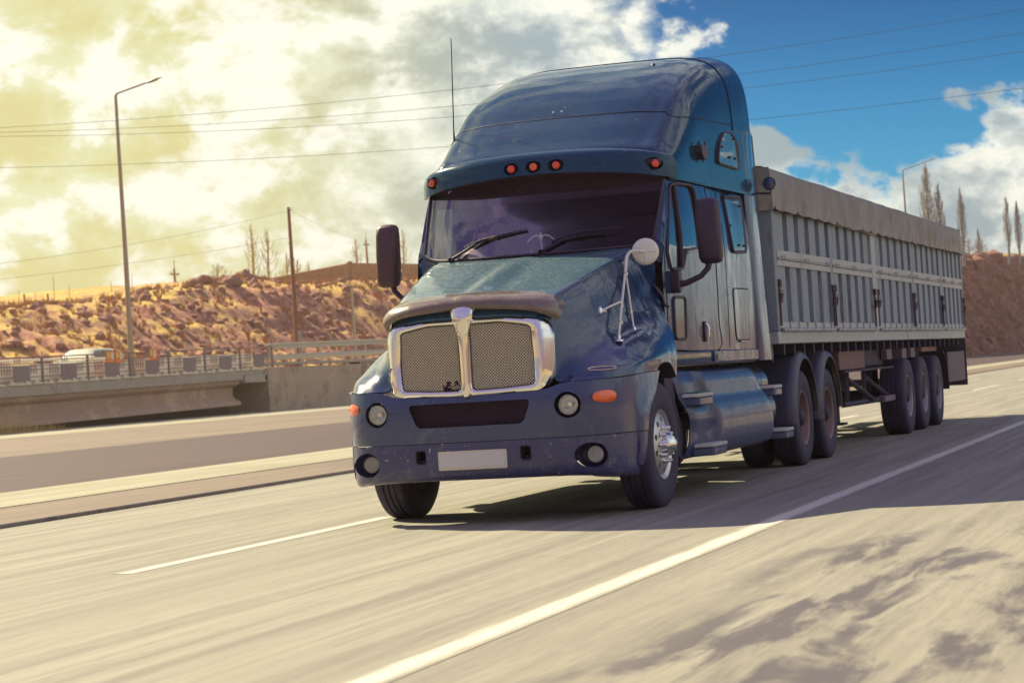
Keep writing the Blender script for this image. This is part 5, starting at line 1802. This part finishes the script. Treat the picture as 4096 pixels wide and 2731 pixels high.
# the steel railing: panels of four metres between posts
RAILM = M('grey_railing_paint', (.24, .175, .17), .6, .2, 0, .15, 4)
PLATE = M('grey_plate', (.22, .165, .17), .7, 0, 0, .2, 3)
yp = [45.4, 49.35, 53.3, 57.3, 61.3, 65.25, 69.25, 73.24, 77.18, 81.13, 85.06, 89.15, 93.13]
RL = thing('bridge_railing', 'grey steel bridge railing with square plates and short bars between its posts', 'railing', (-43.9, 66, 0))
class RB(MB):
    def build(s, name, mat, parent=None, **k):
        for v in s.v:
            v.x += 43.9
            v.y -= 66
        return super().build(name, mat, parent, **k)
X0 = -43.9
for i, y in enumerate(yp):
    z = dz_(y)
    RB().box((X0 - .04, y - .05, z), (X0 + .04, y + .05, z + 1.17)).build('post', RAILM, RL)
for ya, yb in zip(yp, yp[1:]):
    w_ = yb - ya
    b = RB()
    def Z(f, y):
        return dz_(y) + 1.13 * (1 - f) + .02
    for f in (0.0, .22, .33, .46, .74, .90):
        for (u0, u1) in (((0, 1),) if f in (0.0, .22) else ((0, .38), (.74, 1))) if f < .3 else ((0, 1),):
            q0, q1 = ya + w_ * u0, ya + w_ * u1
            b.tube([(X0, q0, Z(f, q0)), (X0, q1, Z(f, q1))], .030 if f in (0, .9) else .020, 5)
    for u in (.17, .225, .28, .33, .77, .82, .87):
        q = ya + w_ * u
        b.tube([(X0, q, Z(.26, q)), (X0, q, Z(.62, q))], .026, 5)
    for u in (.44, .49, .54):
        q = ya + w_ * u
        b.tube([(X0, q, Z(.0, q)), (X0, q, Z(.22, q))], .026, 5)
    b.build('bars', RAILM, RL)
    q0, q1 = ya + w_ * .385, ya + w_ * .725
    RB().prism([(q0, Z(.93, q0)), (q1, Z(.93, q1)), (q1, Z(.335, q1)), (q0, Z(.335, q0))], X0 + .02, X0 + .05, 'x').build('plate', PLATE, RL, smooth=0)
    qm = (q0 + q1) / 2
    RB().box((X0 + .05, qm - .06, Z(.9, qm)), (X0 + .056, qm + .02, Z(.36, qm))).build('plate_joint', RAILM, RL, smooth=0)
# posters on the railing
def poster(y0, w_, z, two, lab):
    o = thing('poster', lab, 'poster', (-43.83, y0, z), 0, 'orange posters on the bridge railing')
    MB().box((-.01, 0, 0), (.01, w_, .52)).build('sheet', M('poster_red', (.60, .15, .05), .6, 0, 0, .3, 3), o, smooth=0)
    n = 2 if two else 1
    for k in range(n):
        c = w_ / n * k + w_ * .14
        MB().prism([(c + .14 * math.cos(a), .34 + .17 * math.sin(a)) for a in [2 * math.pi * q / 14 for q in range(14)]], .011, .014, 'x').build('printed_figure', M('poster_yellow', (.85, .50, .05), .6, 0, 0, .3, 6), o)
        MB().prism(rpoly([(c + .22, .14), (c + .52, .14), (c + .50, .48), (c + .24, .50)], .05, 3), .011, .014, 'x').build('printed_panel', M('poster_white', (.70, .60, .45), .6, 0, 0, .25, 8), o)
        MB().box((.011, c - .1, .03), (.014, c + .5, .12)).build('printed_strip', M('poster_orange', (.80, .26, .04), .6, 0, 0, .2, 6), o, smooth=0)
poster(74.8, 1.72, 2.80, True, 'wide orange double poster hung on the railing, left of the white car')
poster(79.1, .90, 2.86, False, 'small single orange poster hung on the railing in front of the white car')

# guardrail on the ramp beyond the bridge
GRM = M('galvanised_steel', (.50, .44, .33), .5, .4, 0, .12, 3)
gl = thing('guardrail', 'galvanised double-band guardrail running from the bridge to the truck hood', 'guardrail', (-44.2, 93.2, 2.3))
def wbeam(z):
    pr = [(0, z - .16), (.05, z - .12), (.05, z - .06), (.0, z), (.05, z + .06), (.05, z + .12), (0, z + .16)]
    return MB().grid([[(x, y, zz + .0105 * y) for x, zz in pr] for y in (0, 10, 20, 46)])
wbeam(1.13).build('rail', GRM, gl)
MB().grid([[(0, y, .36 + .0105 * y), (.03, y, .42 + .0105 * y), (.03, y, .60 + .0105 * y), (0, y, .66 + .0105 * y)] for y in (0, 20, 46)]).build('lower_rail', GRM, gl)
for k in range(14):
    y = .4 + 3.4 * k
    MB().box((-.10, y, -.05), (-.0, y + .10, 1.26 + .0105 * y)).build('post', GRM, gl)

# ---- pale car on the bridge
CARM = M('cream_car_paint', (.72, .70, .48), .3, 0, .8, .04, 1)
CAR = thing('car', 'pale cream estate car crossing the bridge behind the railing', 'car', (-48.6, 81.6, dz_(81.6) + .004))
cs = [(-2.35, .72, .40, .62), (-2.25, .80, .34, .78), (-1.6, .86, .30, .98), (-1.05, .88, .30, 1.04), (-.35, .88, .30, 1.06), (1.7, .88, .30, 1.06), (2.15, .85, .34, 1.02), (2.28, .80, .42, .95)]
rws = []
for y, wd, zb, zt in cs:
    rws.append([Vector(q) for q in ((0, y, zb), (-wd * .9, y, zb), (-wd, y, zb + .15), (-wd, y, (zb + zt) / 2), (-wd * .97, y, zt - .06), (-wd * .88, y, zt), (0, y, zt + .015), (wd * .88, y, zt), (wd * .97, y, zt - .06), (wd, y, (zb + zt) / 2), (wd, y, zb + .15), (wd * .9, y, zb))])
b = MB().grid(net([r + [r[0]] for r in rws], 2, 3))
b.add(rws[0], [tuple(range(12))]).add(rws[-1], [tuple(range(12))])
b.build('body', CARM, CAR, smooth=50)
gh = [(-1.15, .80, 1.03, 1.04), (-.45, .70, 1.03, 1.46), (-.1, .68, 1.03, 1.52), (.9, .68, 1.03, 1.53), (1.55, .68, 1.03, 1.46), (2.15, .74, 1.02, 1.05)]
b = MB()
rws = [[Vector(q) for q in ((-.82, y, zb), (-wd - .02, y, zb + (zt - zb) * .7), (-wd + .04, y, zt), (0, y, zt + .02 * (zt > 1.2)), (wd - .04, y, zt), (wd + .02, y, zb + (zt - zb) * .7), (.82, y, zb))] for y, wd, zb, zt in gh]
b.grid(net(rws, 2, 3)).build('roof', CARM, CAR, smooth=50)
CG = M('car_glass', (.10, .09, .08), .08, 0, .8, .2)
for s in (-1, 1):
    for poly in ([(-.72, 1.08), (.20, 1.08), (.20, 1.43), (-.30, 1.41)], [(.28, 1.08), (1.10, 1.08), (1.10, 1.42), (.28, 1.43)], [(1.18, 1.08), (1.85, 1.08), (1.55, 1.38), (1.18, 1.41)]):
        MB().prism(rpoly(poly, .05, 3), s * .70, s * .815, 'x').build('window', CG, CAR)
MB().add([(-.62, -1.06, 1.10), (.62, -1.06, 1.10), (.58, -.47, 1.45), (-.58, -.47, 1.45), (-.62, -1.02, 1.06), (.62, -1.02, 1.06), (.58, -.42, 1.42), (-.58, -.42, 1.42)], [(0, 1, 2, 3), (4, 7, 6, 5), (0, 4, 5, 1), (2, 6, 7, 3), (1, 5, 6, 2), (0, 3, 7, 4)]).build('windscreen', CG, CAR)
for y in (-1.45, 1.40):
    for s in (-1, 1):
        wh = MB().lathe([(.66, .20), (.66, .30), (.70, .325), (.84, .325), (.88, .30), (.885, .20)], 28, 'x')
        if s < 0:
            for v in wh.v:
                v.x = -v.x
        wo_ = wh.build('wheel', RUBBER, CAR, loc=(0, y, .32))
        MB().lathe([(s * .70, .20), (s * .88, .19), (s * .87, .05), (s * .885, .0001)], 20, 'x').build('rim', ALU, wo_)
for s in (-1, 1):
    MB().box((s * .62 - .13, -2.36, .66), (s * .62 + .13, -2.28, .80)).build('headlight', WHITEM, CAR, bevel=.02)
    MB().box((s * .70 - .08, 2.24, .75), (s * .70 + .08, 2.31, .98)).build('tail_light', REDL, CAR, bevel=.02)

# ================================================================== lamps, poles, wires
LAMPM = M('lamp_post_paint', (.42, .33, .20), .6, .2, 0, .1, 1)
def street_lamp(loc, h, lab, arm=(1.55, 0, .35), r=.115, m=None):
    o = thing('street_lamp', lab, 'street lamp', loc, 0, 'street lamps')
    m = m or LAMPM
    MB().tube([(0, 0, -.3), (0, 0, h * .45), (-.03, 0, h * .8), (-.03, 0, h - .12), (.04, .0, h)], [r * 1.35, r * .95, r * .75, r * .62, r * .5], 10).build('pole', m, o)
    a = Vector((.04, 0, h))
    e = a + Vector(arm)
    MB().tube([a, e], r * .38, 8).build('arm', m, o)
    d = Vector(arm).normalized()
    hd = MB().tube([e, e + d * .12, e + d * .55, e + d * .85], [.06, .13, .12, .03], 8, flat=.45).build('lamp_head', M('lamp_head_brown', (.10, .055, .035), .5), o)
    MB().tube([e + d * .18 + Vector((0, 0, -.05)), e + d * .6 + Vector((0, 0, -.05))], .06, 8, flat=.4).build('lamp_glass', M('dull_lamp_glass', (.4, .38, .3), .3), hd)
    return o
street_lamp((-44.4, 78.35, 2.05), 13.4, 'tall slender street lamp rising from the bridge at the left, arm to the right')
street_lamp((-29.9, 230, 10.9), 9.75, 'grey street lamp on the hill behind the end of the trailer', (2.75, 0, .75), .12, M('grey_lamp_paint', (.20, .21, .22), .6, .2))
WOOD = M('weathered_pole_wood', (.26, .105, .055), .9, 0, 0, .3, 3)
GREYW = M('grey_post_wood', (.30, .18, .11), .9, 0, 0, .3, 3)
def upole(loc, h, lab, arms=True, r=.16, m=None, grp='wooden utility poles', nm='utility_pole', stub=False):
    o = thing(nm, lab, 'utility pole' if nm == 'utility_pole' else 'post', loc, 0, grp)
    MB().tube([(0, 0, -.5), (0.0, 0, h * .5), (-.03, -.02, h)], [r * 1.15, r, r * .72], 9).build('pole', m or WOOD, o)
    if arms:
        for k, (z, sy) in enumerate(((h - .25, 1), (h - 2.6, -1), (h - 3.9, 1))):
            MB().tube([(0, 0, z), (0, sy * .32, z + .02), (0, sy * .34, z + .14)], .02, 5).build('bracket', FRAME, o)
            MB().lathe([(0, .05), (.05, .075), (.09, .04), (.13, .06), (.16, .0001)], 10, 'z', (0, sy * .34, z + .12)).build('insulator', WHITEM, o)
    if stub:
        MB().box((.12, -.14, -.5), (.34, .14, 2.6)).build('concrete_stub', CONC, o)
    return o
upole((-59.5, 132.0, 2.6), 11.45, 'tall brown wooden utility pole standing on the rocky slope left of the truck mirror', True, .155, None, stub=True)
def cross_pole(loc, h, lab):
    o = upole(loc, h, lab, False, .12, GREYW)
    MB().box((-.05, -.75, h - .55), (.05, .75, h - .43)).build('cross_arm', GREYW, o)
    for q in (-.65, 0, .65):
        MB().lathe([(0, .04), (.1, .05), (.16, .02)], 8, 'z', (0, q, h - .43)).build('insulator', WHITEM, o)
    MB().tube([(0, 0, h - .1), (0, 0, h + .75)], .03, 5).build('spike', GREYW, o)
cross_pole((-80, 154.2, 8.8), 2.9, 'small utility pole with cross-arm on the hilltop right of the street lamp')
cross_pole((-80, 197.6, 11.6), 4.1, 'utility pole with cross-arm beside the truck mirror on the brick wall side')
for y, h, z, lab in ((129.8, 1.35, 7.85, 'leaning dark fence post, leftmost on the meadow skyline'), (133.1, 1.2, 8.1, 'short dark fence post on the meadow skyline nearer the street lamp')):
    o = upole((-80, y, z - .3), h + .3, lab, False, .10, GREYW, 'old posts on the meadow skyline', 'wooden_post')
    o.rotation_euler = (.05 if y < 131 else -.02, 0, 0)
for si, (y, h) in enumerate(((128.9, 1.2), (131.2, .9), (134.0, 2.0), (136.3, 1.2), (143.0, .9), (146.5, 1.3))):
    o = MB().tube([(0, 0, -.3), (.02, .02, h)], [.03, .018], 5).build('stake', GREYW, None, loc=(-80, y, hill_z(-80, y)))
    tag(o, ['thin bare stake at the far left of the meadow skyline, left of both fence posts', 'shortest bare stake between the two dark fence posts on the meadow skyline', 'tallest thin stake just right of the second fence post', 'thin stake midway between the fence posts and the street lamp', 'short stake close to the left of the street lamp on the skyline', 'thin stake on the skyline right of the street lamp base'][si], 'stake', 'thin stakes on the meadow skyline')
o = thing('light_pole', 'short pale pole standing behind the guardrail left of the truck grille', 'pole', (-47.4, 113.4, 2.4))
MB().tube([(0, 0, -.2), (-.02, 0, 2.4), (-.04, 0, 4.75)], [.11, .10, .08], 8).build('pole', M('pale_pole', (.52, .44, .26), .7), o)
MB().box((-.1, .0, 4.70), (.04, .3, 4.76)).build('cap', CONC, o)

WIREM = M('wire', (.05, .06, .07), .7)
WIREP = M('pale_wire', (.07, .085, .09), .6)
WIREL = M('old_wire', (.30, .25, .14), .8)
# four power lines crossing over the road on tall poles far to either side
S_ = 57.0 / 56.94 * 1.3515
lines = [((-27.9, 9.10), (-15.02, 8.79), (-6.65, 9.045), (.90, 9.333)), ((-27.9, 8.966), (-15.05, 8.379), (-6.337, 8.507), (.866, 8.757)),
         ((-27.9, 8.846), (-15.065, 8.123), (-6.246, 8.114), (.838, 8.319)), ((-27.97, 7.955), (-15.1, 7.329), (-6.09, 7.308), (.781, 7.409))]
YW = 60.0
kf = (YW + 16.94) / (40 + 16.94)
def fit(pts):
    """least-squares parabola."""
    P = [(5.96 + (x - 5.96) * kf, 1.175 + (z - 1.175) * kf) for x, z in pts]
    n = len(P)
    Sx = [sum(p[0] ** k for p in P) for k in range(5)]
    A = Matrix(((Sx[4], Sx[3], Sx[2]), (Sx[3], Sx[2], Sx[1]), (Sx[2], Sx[1], n)))
    B = Vector((sum(p[1] * p[0] ** 2 for p in P), sum(p[1] * p[0] for p in P), sum(p[1] for p in P)))
    return A.inverted() @ B
ends = []
for k, l in enumerate(lines):
    a, b_, c_ = fit(l)
    pts = []
    for q in range(41):
        x = -66 + 96 * q / 40
        pts.append((x, YW, a * x * x + b_ * x + c_))
    ends.append((pts[0], pts[-1]))
    o = MB().tube([Vector(p) for p in pts], .0075, 5).build('power_line', WIREP, None)
    o.data.transform(Matrix.Translation((0, -YW, 0)))
    o.location = (0, YW, 0)
    tag(o, ['topmost', 'second from the top', 'third from the top', 'lowest'][k] + ' of the four power lines crossing the blue sky above the trailer', 'power line', 'power lines across the sky')
for s, x in ((0, -66), (1, 30)):
    zt = max(e[s][2] for e in ends)
    o = upole((x, YW, 0), zt + .4, 'tall power pole carrying the four lines, ' + ('west' if s == 0 else 'east') + ' of the road', False, .2, None)
    for e in ends:
        MB().tube([(0, 0, e[s][2]), (0, .25, e[s][2])], .03, 5).build('insulator', WHITEM, o)
for k, (a, b_, sag) in enumerate((((-59.5, 132.0, 13.8), (-59.5, 92, 8.9), .3), ((-59.5, 132.0, 11.9), (-59.5, 90, 7.9), .2), ((-59.5, 132.0, 13.9), (-80, 197.6, 15.5), .3))):
    pts = [Vector(a).lerp(Vector(b_), q / 20) - Vector((0, 0, sag * 4 * (q / 20) * (1 - q / 20))) for q in range(21)]
    o = MB().tube(pts, .009, 4).build('overhead_wire', WIREL, None)
    tag(o, ['upper wire sloping down leftward from the brown utility pole', 'lower wire sloping down leftward from the brown utility pole', 'wire running right from the brown utility pole toward the truck mirror'][k], 'wire', 'wires on the brown utility pole')

# brick wall on the hill crest
BRK = BLK.copy()
BRK.name = 'brown_brick'
for n_ in BRK.node_tree.nodes:
    if n_.type == 'TEX_BRICK':
        n_.inputs['Brick Width'].default_value = .55
        n_.inputs['Row Height'].default_value = .22
        n_.inputs['Mortar Size'].default_value = .025
        n_.inputs['Color1'].default_value = (.42, .22, .10, 1)
        n_.inputs['Color2'].default_value = (.30, .14, .075, 1)
        n_.inputs['Mortar'].default_value = (.20, .10, .07, 1)
    if n_.type == 'MIX' and n_.inputs[7].is_linked is False and abs(n_.inputs[7].default_value[0] - .46) < .01:
        n_.inputs[7].default_value = (.36, .19, .09, 1)
bw_ = thing('brick_wall', 'low brown brick wall along the hill crest beside the truck mirror', 'wall', (-78.5, 168, 8.6))
MB().prism([(0, 0), (0, 2.3), (21, 4.4), (21, 1.0)], -.15, .15, 'x').build('wall_run', BRK, bw_, smooth=0)
MB().box((-.2, 20.9, 1.0), (.22, 21.3, 4.55)).build('pier', BRK, bw_, smooth=0)
MB().prism([(21.3, 1.0), (21.3, 4.4), (44, 4.9), (44, 1.2)], -.15, .15, 'x').build('wall_run', BRK, bw_, smooth=0)

# ================================================================== bare trees
BARK = M('bare_poplar_bark', (.30, .28, .26), .95, 0, 0, .3, 2)
BARKY = M('sunlit_twigs', (.42, .33, .13), .95, 0, 0, .3, 2)
def poplar(seed, h, spread=.11, nb=80, m=BARK, thick=1.0, low=.15):
    rnd = random.Random(seed)
    tb = MB().tube([(0, 0, -.6), (.03, 0, h * .3), (-.03, .02, h * .65), (0, 0, h)], [.17 * h / 10 * thick, .12 * h / 10 * thick, .06 * thick, .015], 7)
    cr_ = MB()
    for k in range(nb):
        f = low + (1 - low - .06) * (k / nb) ** .9
        a = rnd.random() * 6.283
        L = h * rnd.uniform(.20, .34) * (1 - f * .62) * (1.0 if f > .25 else .8)
        out = spread * h * rnd.uniform(.45, 1.0) * math.sin(math.pi * min(1, (f * .85 + .18))) * .62
        p0 = Vector((0, 0, h * f))
        p1 = p0 + Vector((math.cos(a) * out * .75, math.sin(a) * out * .75, L * .35))
        p2 = p0 + Vector((math.cos(a) * out * 1.1, math.sin(a) * out * 1.1, L * 1.0))
        cr_.tube([p0, p1, p2], [.028 * thick, .018 * thick, .006], 3, cap=False)
        for q in range(5):
            t_ = rnd.uniform(.25, 1.0)
            s0 = p1.lerp(p2, t_)
            b2 = rnd.random() * 6.283
            l2 = L * rnd.uniform(.18, .42)
            cr_.tube([s0, s0 + Vector((math.cos(b2) * l2 * .28, math.sin(b2) * l2 * .28, l2))], [.012 * thick, .005], 3, cap=False)
    return tb, cr_
def tree(seed, loc, h, lab, spread=.11, nb=80, m=BARK, grp='bare poplars on the hill', thick=1.0, nm='poplar_tree', low=.15):
    o = thing(nm, lab, 'tree', loc, seed * 1.1, grp)
    tb, c_ = poplar(seed, h, spread, nb, m, thick, low)
    tb.build('trunk', m, o)
    c_.build('crown', m, o, smooth=0, weld=False)
    return o
G1 = 'bare poplars behind the trailer'
tree(1, (-27.5, 230, 10.2), 10.3, 'tallest bare poplar behind the trailer, just right of the grey street lamp', .15, 150, BARK, G1, 1.5)
tree(2, (-26.4, 231, 10.3), 8.1, 'bare poplar touching the right side of the tallest one behind the trailer', .13, 110, BARK, G1, 1.4)
tree(3, (-23.9 - .3, 232, 10.4), 7.4, 'slim bare poplar standing alone right behind the trailer end', .13, 110, BARK, G1, 1.4)
tree(4, (-30.3, 300, 12.4), 4.6, 'small thin sapling in the gap between the slim poplar and the right-hand pair', .16, 60, BARK, G1, 1.4)
tree(5, (-26.4, 301, 12.6), 8.3, 'left one of the two bare poplars at the right edge of the picture', .13, 100, BARK, G1, 1.5)
tree(6, (-24.9, 300, 12.6), 7.5, 'rightmost bare poplar at the edge of the picture', .13, 100, BARK, G1, 1.5)
G2 = 'bare poplars on the left hill crest'
for k, (y, zt, lab) in enumerate(((171.0, 16.0, 'taller sunlit bare poplar left of the brown utility pole'), (174.3, 15.8, 'sunlit bare poplar directly behind the brown utility pole'), (178.4, 13.7, 'low bare tree right of the brown utility pole, left of three'), (180.9, 13.2, 'low bare tree right of the brown utility pole, middle of three'), (183.6, 12.9, 'low bare tree right of the brown utility pole, right of three'), (196.0, 15.6, 'bare tree just left of the truck mirror beside the cross-arm pole'), (209.3, 17.0, 'bare tree between the truck mirror and the cab'))):
    tree(20 + k, (-80.5, y, 9.6 if y < 190 else 11.2), zt - (9.6 if y < 190 else 11.2), lab, .30, 34, BARKY, G2, 1.5, 'bare_tree', .05)
# low bushes
tree(40, (-79.5, 161.4, 9.2), 3.0, 'small bare bush on the hill crest among the boulders', .75, 60, M('bush_twigs', (.30, .20, .09), .95, 0, 0, .3, 2), 'bare bushes', .9, 'bare_bush', .05)
for k, (x, y, z, h) in enumerate(((-27.2, 262, 11.5, 2.6), (-26.3, 268, 11.8, 2.2))):
    tree(50 + k, (x, y, z), h, ['low brown bush on the right hill crest between the slim poplar and the pair', 'low brown bush on the right hill crest left of the pair of poplars'][k], .8, 70, M('brown_twigs', (.30, .17, .11), .95, 0, 0, .3, 2), 'bare bushes', .8, 'bare_bush', .05)

# ================================================================== thin warm haze added to imitate the lens flare's wash
HZM = bpy.data.materials.new('flare_haze')
HZM.use_nodes = True
t = NT(HZM.node_tree)
t.n.clear()
pv = t.node('ShaderNodeVolumePrincipled')
pv.inputs['Color'].default_value = (.98, .80, .64, 1)
pv.inputs['Density'].default_value = .00042
pv.inputs['Anisotropy'].default_value = .78
ov = t.node('ShaderNodeOutputMaterial')
t.l.new(pv.outputs[0], ov.inputs['Volume'])
hz = MB().box((-2600, -1600, -1.2), (2600, 4600, 25.5)).build('haze', HZM, None, smooth=0)  # added volume, imitates the lens flare's wash
kind(hz, 'stuff')
tag(hz, 'thin warm haze over the road, added to imitate lens flare', 'haze')
